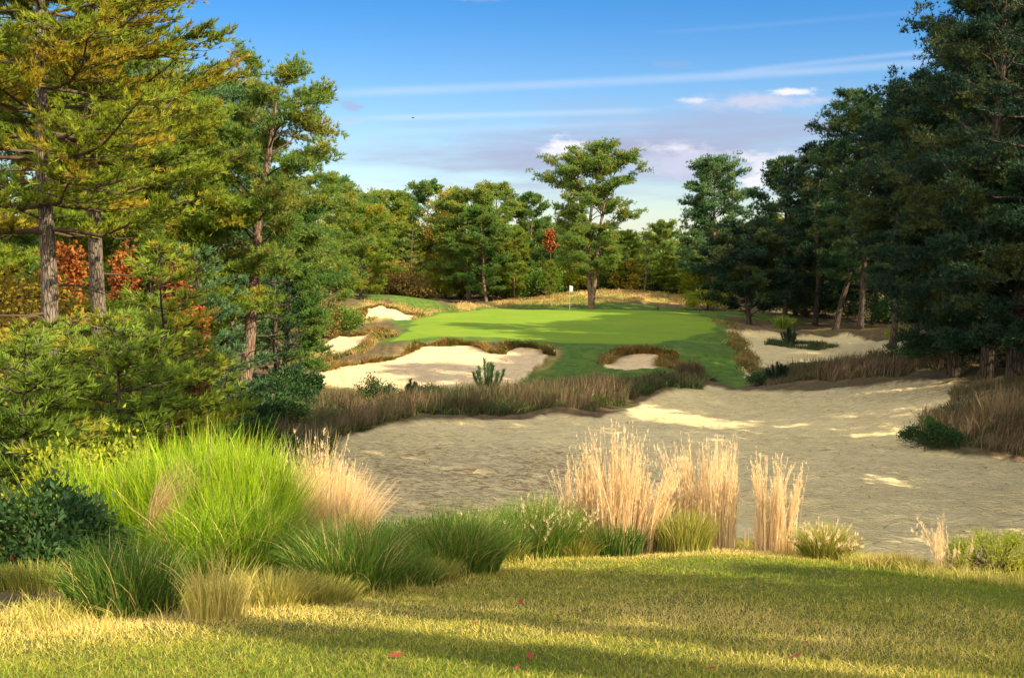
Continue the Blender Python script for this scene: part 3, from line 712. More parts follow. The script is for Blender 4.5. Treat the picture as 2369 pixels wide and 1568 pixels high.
# --- left bank of tall pines
full = lambda u: .75 + .35 * math.sin(math.pi * min(1, u + .15)) if u < .85 else .75 * (1 - u) / .15 + .15
tree_at('white_pine', 85, 21, -560, 'tall white pine with a thick grey trunk, golden layered needles, nearest the edge', seed=11, r0=.20, base=.36, R=3.1, style='white',
        limbs=76, near=.62, mat='pine_gold', barkm='bark', dead=12, density=1.0, prof=full, group='tall white pines')
tree_at('white_pine', 232, 25, -640, 'tall white pine, grey trunk patched with sun, long limbs reaching over the leaning pine', seed=23, r0=.20, base=.40, R=3.1, style='white',
        limbs=66, near=.62, mat='pine_lit', barkm='bark', dead=12, density=1.05, prof=lambda u: float(np.interp(u, [0, .15, .3, .5, .8, 1], [.8, .85, 1.0, 1.35, 1.1, .2])), group='tall white pines')
def lean_pine():
    Y = 38; x0 = base_xy(562, Y); z0 = gz(x0, Y)
    ctrl = [P(562, 915, Y), P(577, 760, Y), P(582, 640, Y), P(598, 430, Y), P(617, 320, Y), P(632, 220, Y), P(640, 128, Y)]
    tr = [(c[0] - x0, 0.0, c[2] - z0) for c in ctrl]; tr[0] = (tr[0][0], 0, 0)
    tr[2] = (tr[2][0], .3, tr[2][2])
    H = tr[-1][2]
    pf = lambda u: .45 + .62 * math.sin(math.pi * min(1, u * .9 + .12)) if u > .02 else .4
    e = plant_pine('leaning_pine', x0, Y, 'slender pitch pine leaning beside the bunkers, bare plated trunk below a ragged crown', H=H, trunk=tr, seed=5, r0=.25, base=.40, R=2.2,
                   style='pitch', limbs=34, near=.72, mat='pine_mid', barkm='bark_red', dead=26, density=.95, prof=pf)
lean_pine()
# second-rank pines between and behind
second = [  # px, Y, top, R, base, style, mat, seed, label
    (435, 46, 170, 4.4, .12, 'pitch', 'pine_blue', 31, 'blue-green white pine rising between the tall pines and the leaning pine'),
    (520, 54, 190, 3.4, .15, 'pitch', 'pine_mid', 32, 'olive green pine just behind the crown of the leaning pine'),
    (345, 37, 190, 3.9, .15, 'pitch', 'pine_lit', 33, 'yellow-green white pine filling the gap behind the second tall trunk'),
    (652, 52, 445, 2.0, .06, 'pitch', 'pine_green', 34, 'bushy green pine behind the leaning trunk, foliage to the ground'),
    (735, 86, 400, 3.8, .05, 'pitch', 'pine_mid', 35, 'rounded green pine rising behind the half shaded bunker'),
    (835, 97, 470, 3.3, .05, 'pitch', 'pine_lit', 36, 'outermost bushy pine of the left bank, beside the fairway mound'),
    (785, 102, 412, 3.6, .05, 'pitch', 'pine_green', 42, 'green pine between the rounded one and the outermost of the left bank'),
    (605, 62, 300, 3.2, .1, 'pitch', 'pine_green', 37, 'taller pine half hidden behind the leaning pine crown'),
    (505, 39, 600, 2.0, .04, 'white', 'pine_blue', 38, 'low white pine left of the leaning trunk'),
    (638, 44, 640, 1.5, .04, 'white', 'pine_dark', 39, 'dark drooping white pine beside the large bunker'),
    (20, 35, -60, 4.5, .15, 'pitch', 'pine_lit', 40, 'broad white pine at the picture edge behind the thick trunk'),
    (155, 44, 60, 4.6, .15, 'pitch', 'pine_green', 43, 'broad green pine filling the gap between the two tall trunks'),
    (265, 50, 120, 4.6, .15, 'pitch', 'pine_green', 44, 'green pine deep behind the second tall trunk'),
    (470, 30, 560, 2.2, .05, 'white', 'pine_blue', 41, 'young blue-green pine between the red oaks and the leaning trunk'),
]
for px, Y, top, Rr, ba, sty, mt, sd, lab in second:
    tree_at('pine_tree' if sty == 'pitch' else 'white_pine', px, Y, top, lab, seed=sd, r0=.17, base=ba, R=Rr, style=sty, limbs=40 if sty == 'pitch' else 44, near=1.0 if Y > 40 else .85, mat=mt,
            barkm='bark_dark', dead=6, density=1.2, group='pines of the left bank')
# young bright pines before the trunks
cone = lambda u: (1 - u) ** .8 * .9 + .12
for px, Y, top, Rr, mt, sd, lab in [(330, 19, 690, 1.5, 'pine_lit', 56, 'yellow-green young pine behind the golden one, at the second trunk'), (385, 16.5, 570, 1.3, 'pine_gold', 51, 'young golden-green pine glowing in front of the second tall trunk'),
                                    (270, 14.8, 735, 1.55, 'pine_lit', 52, 'low spreading young pine before the second trunk, beside the golden one'),
                                    (40, 13.5, 770, 1.7, 'pine_lit', 53, 'low spreading young pine at the picture edge below the thick trunk'),
                                    (130, 18.5, 745, 2.0, 'pine_lit', 55, 'young green pine directly at the foot of the thick trunk')]:
    tree_at('young_pine', px, Y, top, lab, seed=sd, r0=.06, base=.04, R=Rr, style='white', limbs=46, near=.55, mat=mt, barkm='bark_dark', dead=2, density=1.25, prof=cone, group='young pines in front of the tall trunks')
print('left trees ok')

def leafy(name, x, y, label, seed, rx, ry, h, n, leaf, mat, cat='shrub', group=None, stem=.02, stems=14, z0=.1, tintb=.5, shell=.55, extra_h=0, lw=.5):
    """rounded leafy plant: stems + leaf clusters"""
    rg = np.random.default_rng(seed)
    e = empty(name, (x, y, gz(x, y) - .03), label, cat, group)
    st = Geo(); cr = Geo(); tips = []
    nst = stems
    for i in range(nst):
        a = rg.uniform(0, 2 * math.pi); q = math.sqrt(rg.uniform(.02, 1)); el = rg.uniform(.35, 1)
        tip = np.array([math.cos(a) * rx * q, math.sin(a) * ry * q, h * (1 - .45 * q * q) * el])
        mid = tip * np.array([.45, .45, .6]) + rg.normal(0, .05 * h, 3)
        st.tube(np.stack([np.zeros(3), mid, tip]), [stem, stem * .6, stem * .2], 4); tips.append(tip)
    tips = np.array(tips); k = rg.integers(0, nst, n)
    pos = tips[k] + rg.normal(0, 1, (n, 3)) * np.array([rx, ry, h * .8]) * (.75 / math.sqrt(nst))
    keep = pos[:, 2] > z0 * h * .3; pos = pos[keep]
    pos[:, 2] += extra_h
    ax = unit(pos - np.array([0, 0, h * .3])) + np.array([0, 0, .35])
    tint = tintb + .25 * fbm(pos[:, 0] * 3 / max(rx, .3), pos[:, 2] * 3 / max(rx, .3), seed, 2) + rg.normal(0, .14, len(pos))
    V, T, t = leaves(pos, ax, leaf, leaf * lw, tint, rg)
    cr.add(V, T, t=t)
    st.build('stems', M['twig'], e); cr.build('leaves', M[mat], e)
    return e
def leafy_px(name, px, Y, label, seed, rx, ry, h, n, leaf, mat, **kw):
    return leafy(name, base_xy(px, Y), Y, label, seed, rx, ry, h, n, leaf, mat, **kw)

def oak(px, Y, top, rx, label, seed, mat, n=5000, leaf=.14, group=None, lo=.15):
    x = base_xy(px, Y); z = gz(x, Y); H = topz(top, Y) - z
    rg = np.random.default_rng(seed)
    e = empty('oak_tree', (x, Y, z - .05), label, 'oak tree', group)
    tr = Geo(); tr.tube(curve_pts([(0, 0, -.3), (.05 * rx, 0, H * .4), (0, .1, H * .9)], 7), np.linspace(.03 + .012 * H, .02, 7), 7)
    cr = Geo(); P_ = []
    for i in range(46):
        u = rg.uniform(lo, 1); a = rg.uniform(0, 6.28); L = rx * (math.sin(math.pi * min(.97, u * .85 + .08)) ** .6) * rg.uniform(.6, 1.05)
        b0 = np.array([0, 0, H * u * .85]); tip = b0 + np.array([math.cos(a) * L, math.sin(a) * L, H * .10 * rg.uniform(.2, 1.3)])
        tr.tube(np.stack([b0, (b0 + tip) / 2 + rg.normal(0, .08, 3), tip]), [.03, .02, .005], 4)
        m = n // 60; q = rg.uniform(.35, 1.05, (m, 1))
        P_.append(b0 + (tip - b0) * q + rg.normal(0, .20 * rx * .6 + .05, (m, 3)) * np.array([1, 1, .6]))
    pos = np.concatenate(P_)
    tint = .5 + .3 * fbm(pos[:, 0], pos[:, 2] + pos[:, 1], seed, 2) + rg.normal(0, .15, len(pos))
    V, T, t = leaves(pos, rg.normal(0, 1, pos.shape) + [0, 0, -.2], leaf, leaf * .6, tint, rg)
    cr.add(V, T, t=t)
    tr.build('trunk', M['twig'], e); cr.build('crown', M[mat], e); return e
oak(150, 29, 535, .75, 'orange-red oak glowing between the two thick grey trunks', 61, 'oak_red', 2600, .14, 'autumn oaks of the left bank', lo=.72)
oak(290, 31, 540, .5, 'rust coloured oak just right of the second grey trunk', 62, 'oak_red', 1500, .14, 'autumn oaks of the left bank', lo=.75)
oak(405, 26, 585, .5, 'narrow red oak above the golden young pine', 63, 'oak_red', 900, .13, 'autumn oaks of the left bank', lo=.8)
oak(440, 23, 675, .55, 'small bright orange-red oak beside the dark pines', 64, 'oak_red', 1900, .12, 'autumn oaks of the left bank', lo=.72)
oak(432, 17.5, 800, .42, 'small dull red oak low beside the golden young pine', 65, 'oak_brown', 1800, .11, 'autumn oaks of the left bank', lo=.3)
oak(40, 25, 600, 1.8, 'yellow-brown broad leaved tree left of the thick trunk', 66, 'oak_gold', 4500, .15, 'autumn oaks of the left bank')
oak(700, 70, 640, 2.6, 'russet oak behind the bushy pines of the left bank', 67, 'oak_brown', 5000, .22, 'autumn oaks of the left bank')
# undergrowth below the left bank
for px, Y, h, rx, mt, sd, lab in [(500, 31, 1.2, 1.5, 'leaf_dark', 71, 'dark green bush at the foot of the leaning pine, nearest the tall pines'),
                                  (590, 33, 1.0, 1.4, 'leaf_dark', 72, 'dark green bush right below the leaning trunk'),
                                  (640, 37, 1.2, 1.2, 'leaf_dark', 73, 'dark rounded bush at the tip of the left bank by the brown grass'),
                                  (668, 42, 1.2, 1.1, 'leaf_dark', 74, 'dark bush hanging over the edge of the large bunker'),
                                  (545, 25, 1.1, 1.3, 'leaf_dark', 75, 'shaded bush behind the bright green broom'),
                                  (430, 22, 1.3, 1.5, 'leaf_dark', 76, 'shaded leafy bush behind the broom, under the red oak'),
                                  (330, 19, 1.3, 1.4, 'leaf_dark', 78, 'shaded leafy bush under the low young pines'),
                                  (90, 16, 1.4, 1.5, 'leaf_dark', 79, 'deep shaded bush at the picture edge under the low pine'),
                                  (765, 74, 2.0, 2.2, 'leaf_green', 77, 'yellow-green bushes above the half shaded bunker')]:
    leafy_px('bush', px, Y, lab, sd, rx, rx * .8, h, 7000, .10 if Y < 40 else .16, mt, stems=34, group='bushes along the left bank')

# --- right bank
right = [(2290, 43, -140, 3.9, .10, 'pitch', 101, 'tall dark pine at the picture edge with a thick black trunk'),
         (2395, 37, -260, 4.4, .16, 'white', 102, 'very tall dark pine partly outside the picture edge'),
         (2235, 52, 60, 3.7, .10, 'pitch', 103, 'tall dark pine second from the edge with a knobbly top'),
         (2120, 60, 175, 3.0, .24, 'pitch', 104, 'dark pine with low drooping boughs over the waste sand'),
         (2065, 70, 215, 3.0, .24, 'pitch', 105, 'dark pine next to the double-crowned pine'),
         (2290, 66, 20, 4.4, .12, 'pitch', 106, 'tall dark pine in the second row near the edge'),
         (2330, 60, -150, 5.4, .10, 'pitch', 107, 'tall dark pine in the second row at the edge'),
         (1930, 86, 208, 3.2, .20, 'pitch', 108, 'open topped tall pine, branches showing against the sky, dark trunk'),
         (1990, 84, 225, 3.0, .18, 'pitch', 109, 'tall pine with brown trunk right beside the open topped one'),
         (1885, 94, 330, 3.6, .10, 'pitch', 110, 'shorter dark pine on the flank of the open topped pine'),
         (1815, 98, 366, 3.0, .12, 'pitch', 111, 'slim pine standing out toward the gap in the tree line'),
         (1735, 88, 515, 3.8, .12, 'pitch', 112, 'small dark pine with a short trunk beside the fairway'),
         (2020, 100, 260, 5.0, .06, 'pitch', 113, 'dark bushy pine far back under the tall ones'),
         (2150, 96, 300, 5.0, .06, 'pitch', 114, 'dark bushy pine deep in the wood behind the drooping boughs'),
         (1900, 112, 420, 5.0, .05, 'pitch', 115, 'dark bushy pine closing the wood behind the open topped pine'),
         (1840, 105, 520, 3.8, .04, 'pitch', 118, 'low dark pine beside the small pine and the tall grass tuft'),
         (2215, 45, 400, 2.3, .08, 'pitch', 119, 'low dark pine hanging over the scrub between sand and wood'),
         (2352, 39, 340, 2.9, .10, 'pitch', 120, 'low dark pine in front of the thick black trunk at the edge'),
         (2300, 90, 200, 6.0, .05, 'pitch', 116, 'dark bushy pine deepest in the wood at the edge')]
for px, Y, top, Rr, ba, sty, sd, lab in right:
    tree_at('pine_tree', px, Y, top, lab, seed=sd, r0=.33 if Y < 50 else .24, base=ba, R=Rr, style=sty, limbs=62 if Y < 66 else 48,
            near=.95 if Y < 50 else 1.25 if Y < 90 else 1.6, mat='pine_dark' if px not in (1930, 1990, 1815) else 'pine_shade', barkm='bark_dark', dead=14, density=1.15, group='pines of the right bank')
print('right trees ok')

for i, (px, Y, h, w) in enumerate([(1860, 104, 3.2, 'behind the low dark pine'), (1960, 104, 3.0, 'between the two tall trunks'), (2050, 92, 2.6, 'beyond the far edge of the right-hand sand'), (2140, 86, 2.8, 'behind the drooping boughs'), (2230, 80, 2.8, 'behind the thick black trunk'), (2330, 74, 2.6, 'deep in the wood at the edge')]):
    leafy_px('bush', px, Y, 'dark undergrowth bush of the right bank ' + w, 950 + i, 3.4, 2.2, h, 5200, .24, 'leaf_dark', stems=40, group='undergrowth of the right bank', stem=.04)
# --- the lone two-stemmed pine behind the green, and the white pine on the skyline
def hero():
    Y = 104; x0 = base_xy(1367, Y); z0 = gz(x0, Y)
    def W(px, py, dy=0): p = P(px, py, Y); return (p[0] - x0, dy, p[2] - z0)
    main = [(0, 0, 0), W(1366, 690), W(1362, 640), W(1358, 590), W(1362, 520), W(1372, 440), W(1382, 390), W(1392, 330)]
    st2 = [W(1369, 700, -.1), W(1375, 650, -.3), W(1379, 590, -.35), W(1386, 520, -.3), W(1402, 440, .4), W(1425, 380, .8)]
    st3 = [W(1358, 575, -.1), W(1352, 520, -.3), W(1340, 450, -.5), W(1335, 380, -.3)]
    pf = lambda u: float(np.interp(u, [0, .1, .27, .47, .62, .8, .92, 1], [.5, .6, .68, .95, 1.0, .72, .45, .2]))
    plant_pine('pitch_pine', x0, Y, 'lone tall pitch pine with two joined stems and an open rounded crown behind the green', H=W(1400, 330)[2], trunk=main, stems=[st2, st3], seed=79, r0=.30, base=.20, R=4.1,
               style='pitch', limbs=88, near=1.25, mat='pine_mid', barkm='bark_red', dead=14, density=1.15, prof=pf)
hero()
tree_at('white_pine', 1652, 118, 365, 'white pine with upswept feathery boughs alone on the skyline', seed=91, r0=.3, base=.14, R=4.3, style='pitch', limbs=72, near=1.5, mat='pine_blue', dead=4, density=1.2,
        prof=lambda u: (1.0 if u < .25 else .78) if u < .8 else .78 * (1 - u) / .2 + .12)
# --- tree line behind: six models, each tree a copy with its own label
protos = {}
def proto(k):
    if k in protos: return protos[k]
    spec = dict(round=dict(base=.10, R=4.2, mat='pine_mid', seed=201, limbs=44), flat=dict(base=.45, R=4.0, mat='pine_green', seed=202, limbs=30), yellow=dict(base=.10, R=3.9, mat='pine_lit', seed=203, limbs=44),
                lay=dict(base=.12, R=4.0, mat='pine_lit', seed=204, style='white', limbs=48), dark=dict(base=.05, R=4.4, mat='pine_green', seed=205, limbs=44), tall=dict(base=.25, R=3.4, mat='pine_green', seed=206, limbs=38))[k]
    g = pine(H=13, r0=.22, near=1.6, density=1.3, dead=6, **spec)
    protos[k] = (g, spec['mat']); return protos[k]
proto_obj = {}
def back_tree(k, px, Y, top, sx, lab, grp='trees of the far tree line'):
    x = base_xy(px, Y); z = gz(x, Y); H = topz(top, Y) - z
    sc_ = (sx * H / 13 * 1.0, sx * H / 13, H / 13 * .97)
    rz = (px * 0.37) % 6.28; nm = {'lay': 'white_pine'}.get(k, 'pine_tree')
    if k not in proto_obj:
        g, mt = proto(k)
        e = empty(nm, (x, Y, z), lab, 'pine tree', grp, rz); e.scale = sc_
        g[0].build('trunk', M['bark_red'], e, True); g[1].build('branches', M['twig'], e); g[2].build('crown', M[mt], e)
        proto_obj[k] = e
    else:
        e = copy_thing(proto_obj[k], (x, Y, z), rz, sc_, lab, grp)
    return e
for a in [('round', 850, 122, 440, 1.0, 'round topped green pine where the tree line meets the left bank'),
          ('yellow', 905, 126, 436, 1.0, 'light green pine second from the left bank in the tree line'),
          ('dark', 985, 134, 411, .85, 'dark round crowned pine standing tallest over the left part of the tree line'),
          ('lay', 958, 116, 520, .9, 'brownish layered pine below the dark round crowned one'),
          ('lay', 930, 120, 545, .8, 'thin layered pine behind the russet oak of the tree line'),
          ('round', 1085, 120, 432, 1.25, 'broad billowing green pine in the middle of the left tree line'),
          ('dark', 1125, 117, 470, 1.0, 'dark lower pine with a black trunk under the billowing crown'),
          ('round', 1150, 125, 418, .85, 'green pine with the highest crown beside the billowing one'),
          ('yellow', 1190, 118, 520, .8, 'yellow-green pine with foliage down to the fairway'),
          ('tall', 1228, 124, 441, .75, 'slender pointed pine at the end of the left tree line'),
          ('lay', 1205, 128, 470, .9, 'orange tinged layered pine beside the slender pointed pine'),
          ('dark', 1262, 128, 505, .9, 'dark pine filling the dip beside the lone pine'),
          ('yellow', 1270, 116, 600, .7, 'low yellow-green pine between the tree line and the lone pine'),
          ('round', 1310, 134, 510, .9, 'green pine behind the left side of the lone pine'),
          ('yellow', 1440, 124, 530, 1.0, 'yellow-green pine behind the right stem of the lone pine'),
          ('lay', 1490, 122, 520, 1.0, 'golden layered pine right of the lone pine'),
          ('round', 1530, 134, 505, .8, 'green round pine peeping over the golden layered one'),
          ('yellow', 1545, 124, 590, 1.1, 'wide yellow-green pine above the fescue mound'),
          ('lay', 1600, 128, 570, 1.0, 'layered pale pine under the feathery skyline pine'),
          ('yellow', 1780, 120, 492, .85, 'yellow-brown pine in the gap before the right bank'),
          ('dark', 1690, 118, 560, .9, 'dark pine at the foot of the feathery skyline pine'),
          ('dark', 1380, 140, 560, 1.2, 'dark pine deep behind the stems of the lone pine'),
          ('tall', 1400, 132, 545, 1.0, 'open pine seen through the crown of the lone pine'),
          ('dark', 1035, 134, 520, 1.2, 'dark pine deep in the middle of the left tree line'),
          ('dark', 890, 136, 520, 1.2, 'dark pine deep behind the light green pines'),
          ('round', 1640, 140, 590, 1.2, 'green pine deep behind the pale layered pine'),
          ('dark', 1730, 136, 600, 1.1, 'dark pine deep in the gap before the right bank')]:
    back_tree(*a)
oak(905, 113, 600, 3.0, 'russet leaved oak at the foot of the tree line by the fairway mound', 68, 'oak_brown', 5000, .3, 'autumn oaks of the far tree line')
oak(1030, 128, 425, 3.4, 'bright yellow crowned tree on the skyline between two green pines', 69, 'oak_gold', 6000, .32, 'autumn oaks of the far tree line')
oak(960, 112, 640, 2.2, 'low orange-brown oak on the fairway mound', 70, 'oak_brown', 4000, .28, 'autumn oaks of the far tree line')
oak(1272, 122, 520, .9, 'small orange-red oak beside the crown of the lone pine', 80, 'oak_red', 900, .3, 'autumn oaks of the far tree line', lo=.7)
oak(1450, 124, 600, 2.4, 'pale green broad leaved tree over the top of the fescue mound', 81, 'oak_gold', 4000, .28, 'autumn oaks of the far tree line')
def understory():
    places = [(870, 117, 2.6), (940, 124, 3.2), (1000, 122, 3.0), (1065, 124, 3.4), (1120, 126, 2.8), (1170, 121, 3.4), (1215, 125, 3.2), (1262, 121, 3.0), (1310, 127, 3.6), (1345, 125, 3.4), (1400, 126, 3.8), (1455, 128, 4.0), (1510, 127, 3.6), (1570, 126, 3.8), (1625, 122, 3.6), (1690, 120, 3.2), (1760, 118, 3.4), (1800, 116, 3.0)]
    words = ['at the left bank', 'behind the low orange oak', 'right of the low orange oak', 'left of the black trunk', 'beside the black trunk', 'under the yellow-green pine', 'under the slender pointed pine', 'at the end of the left tree line',
             'left of the flag', 'just left of the lone pine stems', 'just right of the lone pine stems', 'over the top of the fescue mound', 'over the middle of the fescue mound', 'over the low end of the fescue mound', 'behind the rounded yellow-green bush', 'right of the rounded bush', 'behind the small dark pine', 'before the right bank']
    kinds = ['leaf_green', 'leaf_dark', 'leaf_yellow', 'leaf_green']
    src = {}
    for i, ((px, Y, h), w) in enumerate(zip(places, words)):
        k = kinds[(i * 7 + i // 3) % 4]; x = base_xy(px, Y); lab = '%s thicket bush in the tree line %s' % ({'leaf_green': 'green', 'leaf_dark': 'dark green', 'leaf_yellow': 'yellow-green'}[k], w)
        if k not in src: src[k] = (leafy('bush', x, Y, lab, 900 + i, 2.4, 2.0, h, 5200, .26, k, stems=40, group='thicket bushes of the far tree line', stem=.04), h)
        else: copy_thing(src[k][0], (x, Y, gz(x, Y)), i * 1.1, (1.0, 1.0, h / src[k][1]), lab)
understory()
# the unbroken wood beyond
def far_wood():
    rg = np.random.default_rng(9); g = Geo(); n = 340
    xs = rg.uniform(-75, 75, n); yy = rg.uniform(142, 185, n)
    P_, A_ = [], []
    for x, y in zip(xs, yy):
        r = rg.uniform(2.5, 4.0); h = rg.uniform(7.5, 9.5) + (2.5 if x < -30 or x > 38 else 0); z = CZ - 3.4
        m = 110; o = unit(rg.normal(0, 1, (m, 3))) * rg.uniform(.5, 1, (m, 1)) * np.array([r, r, h * .5])
        P_.append(np.array([x, y, z + h * .5]) + o); A_.append(o + [0, 0, 1.5])
    pos = np.concatenate(P_); ax = np.concatenate(A_)
    tint = np.repeat(rg.uniform(.1, .75, n), 110) + rg.normal(0, .12, len(pos))
    V, T, t = needles(pos, ax, 4, 1.0, .34, .6, tint, rg, .2); g.add(V, T, t=t)
    o = g.build('far_woods', M['pine_green']); tag(o, 'unbroken wood of distant trees closing the view behind the tree line', 'woods', kind='stuff')
far_wood()

# --- pines that stand beside and behind the tee, outside the frame; their shadows stripe the lawn and shade the sand
def shade_pines():
    g = pine(seed=301, H=15, r0=.3, base=.12, R=4.2, style='pitch', limbs=46, near=1.5, density=1.5, dead=4)
    e0 = None
    spots = [(13, 8.8, 1.0), (13.5, 13, 1.05), (17, 10.5, 1.1), (16, 18, 1.1), (18.5, 23, 1.1), (20.5, 27.5, 1.05), (23, 18, 1.2), (26.5, 37.5, 1.1), (25, 31.2, .72), (30, 44, 1.25), (31, 52, 1.3), (34, 64, 1.3), (27, 55, 1.1), (30.5, 63, 1.2), (34.5, 72.5, 1.25), (37.5, 71, 1.35), (42, 84, 1.35)]
    for i, (x, y, s_) in enumerate(spots):
        lab = 'dark pine beyond the edge of the view along the waste sand'
        if e0 is None:
            e0 = empty('pine_tree', (x, y, gz(x, y)), lab, 'pine tree', 'pines outside the view', 0, s_)
            g[0].build('trunk', M['bark_dark'], e0, True); g[1].build('branches', M['twig'], e0); g[2].build('crown', M['pine_dark'], e0)
        else: copy_thing(e0, (x, y, gz(x, y)), i * 1.3, s_, lab, 'pines outside the view')
    g2 = pine(seed=302, H=17, r0=.30, base=.74, R=2.6, style='pitch', limbs=22, near=1.5, density=1.0, dead=14)
    e1 = None
    for i, (x, y, s_) in enumerate([(12, -2.2, 1.0), (16, -7.2, 1.1), (11.2, -2.1, .95), (11.8, -1.8, .95)]):
        lab = 'high crowned pine behind the tee, outside the view'
        if e1 is None:
            e1 = empty('pine_tree', (x, y, gz(x, y)), lab, 'pine tree', 'pines behind the tee', 0, s_)
            g2[0].build('trunk', M['bark_dark'], e1, True); g2[1].build('branches', M['twig'], e1); g2[2].build('crown', M['pine_green'], e1)
        else: copy_thing(e1, (x, y, gz(x, y)), i * 1.7, s_, lab, 'pines behind the tee')
def small_shade():
    g = pine(seed=303, H=6, r0=.09, base=.30, R=.45, style='pitch', limbs=20, near=1.0, density=1.0, dead=2); e2 = None
    for i, (x, y, s_) in enumerate([(8.0, 2.35, 1.0), (7.3, 3.0, .85), (7.4, 4.2, .6), (6.8, .2, .45)]):
        lab = 'slim young pine beside the tee, outside the view'
        if e2 is None:
            e2 = empty('pine_tree', (x, y, gz(x, y)), lab, 'pine tree', 'young pines beside the tee', 0, s_)
            g[0].build('trunk', M['bark_dark'], e2, True); g[1].build('branches', M['twig'], e2); g[2].build('crown', M['pine_green'], e2)
        else: copy_thing(e2, (x, y, gz(x, y)), i * 1.7, s_, lab, 'young pines beside the tee')
small_shade()
shade_pines()
print('all trees ok')

# ------------------------------------------------------------------ grasses
def clump(name, px, py, label, n, rad, h, mat, seed, spread=.45, width=.006, ry=None, cat='grass clump', group=None, heads=0, headmat=None, segs=4, hv=.25, Y=None, bend=(0, 0), tint=.5, dome=.3, power=1.8, xy=None, lift=0.0, chaos=.12, bundles=0):
    """one tuft of blades rooted round the point of the lawn that shows at px, py"""
    rg = np.random.default_rng(seed)
    if xy is None:
        xy = hit(px, py) if Y is None else (base_xy(px, Y), Y)
    x, y = xy; z = gz(x, y)
    e = empty(name, (x, y, z), label, cat, group)
    ry = ry or rad * .8
    a = rg.uniform(0, 2 * math.pi, n); q = np.sqrt(rg.uniform(0, 1, n))
    bx = np.cos(a) * q * rad; by = np.sin(a) * q * ry
    bz = gzv(x + bx, y + by) - z - .02
    out = np.stack([bx / rad, by / ry, 0 * bx], -1)
    hh = h * (1 - dome * q ** 2) * (1 - hv + hv * rg.uniform(0, 1.4, n))
    if lift:
        up = (rg.uniform(0, 1, n) < .6) * rg.uniform(0, lift, n) * hh; bz = bz + up; hh = (hh - up) * rg.uniform(.45, 1.0, n)
        rim = fbm(bx * 3.2 + seed, by * 3.2, seed, 2); hh = hh * (1 + .55 * rim)
    lean = (out * spread + rg.normal(0, chaos, (n, 3)) * [1, 1, 0] + np.array([bend[0], bend[1], 0])) * hh[:, None]
    base = np.stack([bx, by, bz], -1)
    if bundles:
        ca = rg.uniform(0, 6.28, bundles); cq = np.sqrt(rg.uniform(0, 1, bundles)); cx_, cy_ = np.cos(ca) * cq * rad, np.sin(ca) * cq * ry
        bh = rg.uniform(.55, 1.08, bundles); k = rg.integers(0, bundles, n)
        bx = cx_[k] + rg.normal(0, .026, n); by = cy_[k] + rg.normal(0, .026, n)
        base = np.stack([bx, by, gzv(x + bx, y + by) - z - .02], -1)
        hh = h * bh[k] * rg.uniform(.62, 1.0, n) ** .7
        bl = rg.normal(0, .07, (bundles, 3)) * [1, 1, 0] + np.stack([cx_ / rad, cy_ / ry, 0 * cx_], -1) * spread
        lean = (bl[k] + rg.normal(0, .035, (n, 3)) * [1, 1, 0] + np.array([bend[0], bend[1], 0])) * hh[:, None]
        lean[:, 0] -= (bx - cx_[k]) * .6
        wild = rg.uniform(0, 1, n) < .06; lean[wild] += (rg.normal(0, .3, (n, 3)) * [1, 1, 0] * hh[:, None])[wild]
    V, Q, t, pts = ribbons(base, hh, lean, width * rg.uniform(.7, 1.3, n), tint + rg.normal(0, .2, n) + .15 * fbm(bx * 4, by * 4, seed), rg, segs, power)
    t = np.where(np.repeat(rg.uniform(0, 1, n) < (0 if mat == 'grass_gold' else .09), len(t) // n), 1.0, np.minimum(t, .93))
    g = Geo(); g.add(V, Q=Q, t=t); g.build('blades', M[mat], e)
    if heads:
        hd = Geo(); k = rg.choice(n, min(n, heads), replace=False)
        p = pts[k]; s_ = rg.uniform(.55, 1, (len(k), 9, 1))
        i0 = np.clip((s_ * segs).astype(int), 0, segs - 1); fr = s_ * segs - i0
        a0 = np.take_along_axis(p, np.broadcast_to(i0, (len(k), 9, 3)), 1); a1 = np.take_along_axis(p, np.broadcast_to(i0 + 1, (len(k), 9, 3)), 1)
        pp = (a0 + (a1 - a0) * fr).reshape(-1, 3)
        V, T, t = needles(pp, np.tile([[0, 0, 1.0]], (len(pp), 1)), 3, .038, .0055, .2 if bundles else .4, np.full(len(pp), .8), rg)
        hd.add(V, T, t=t); hd.build('seed_heads', M[headmat or mat], e)
    return e

# bright green broom, one great shrub of four bushes
BR = 'bright green broom bushes'
clump('broom_shrub', 250, 1330, 'bright green broom bush at the leafy end of the broom thicket', 7000, .46, 1.12, 'broom', 401, .14, .006, cat='shrub', group=BR, Y=8.2, tint=.45, hv=.3, dome=.15, lift=.8, chaos=.24, power=1.1)
clump('broom_shrub', 420, 1340, 'tallest bright green broom bush in the middle of the thicket', 8500, .50, 1.20, 'broom', 402, .10, .006, cat='shrub', group=BR, Y=8.2, tint=.5, hv=.3, dome=.15, lift=.8, chaos=.24, power=1.1)
clump('broom_shrub', 560, 1330, 'bright green broom bush nearest the golden grass', 6500, .33, 1.10, 'broom', 403, .12, .006, cat='shrub', group=BR, Y=8.1, tint=.5, hv=.3, dome=.15, lift=.8, chaos=.24, power=1.1)
clump('broom_shrub', 500, 1340, 'low olive broom bush in front of the tallest one', 6000, .50, .70, 'broom', 404, .5, .006, cat='shrub', group=BR, Y=7.35, tint=.25, hv=.4, dome=.3, lift=.6, chaos=.5, power=1.3)
clump('grass_clump', 290, 1415, 'deep green grass clump in shade in front of the broom', 1700, .28, .46, 'broom_deep', 405, .30, .006, chaos=.26, hv=.5, group='green grass clumps at the lawn edge', tint=.35)
clump('grass_clump', 505, 1432, 'small bright yellow grass tuft in front of the broom', 260, .15, .42, 'grass_yellow', 406, .28, .007, chaos=.2, hv=.5, group='yellow grass tufts', tint=.75)
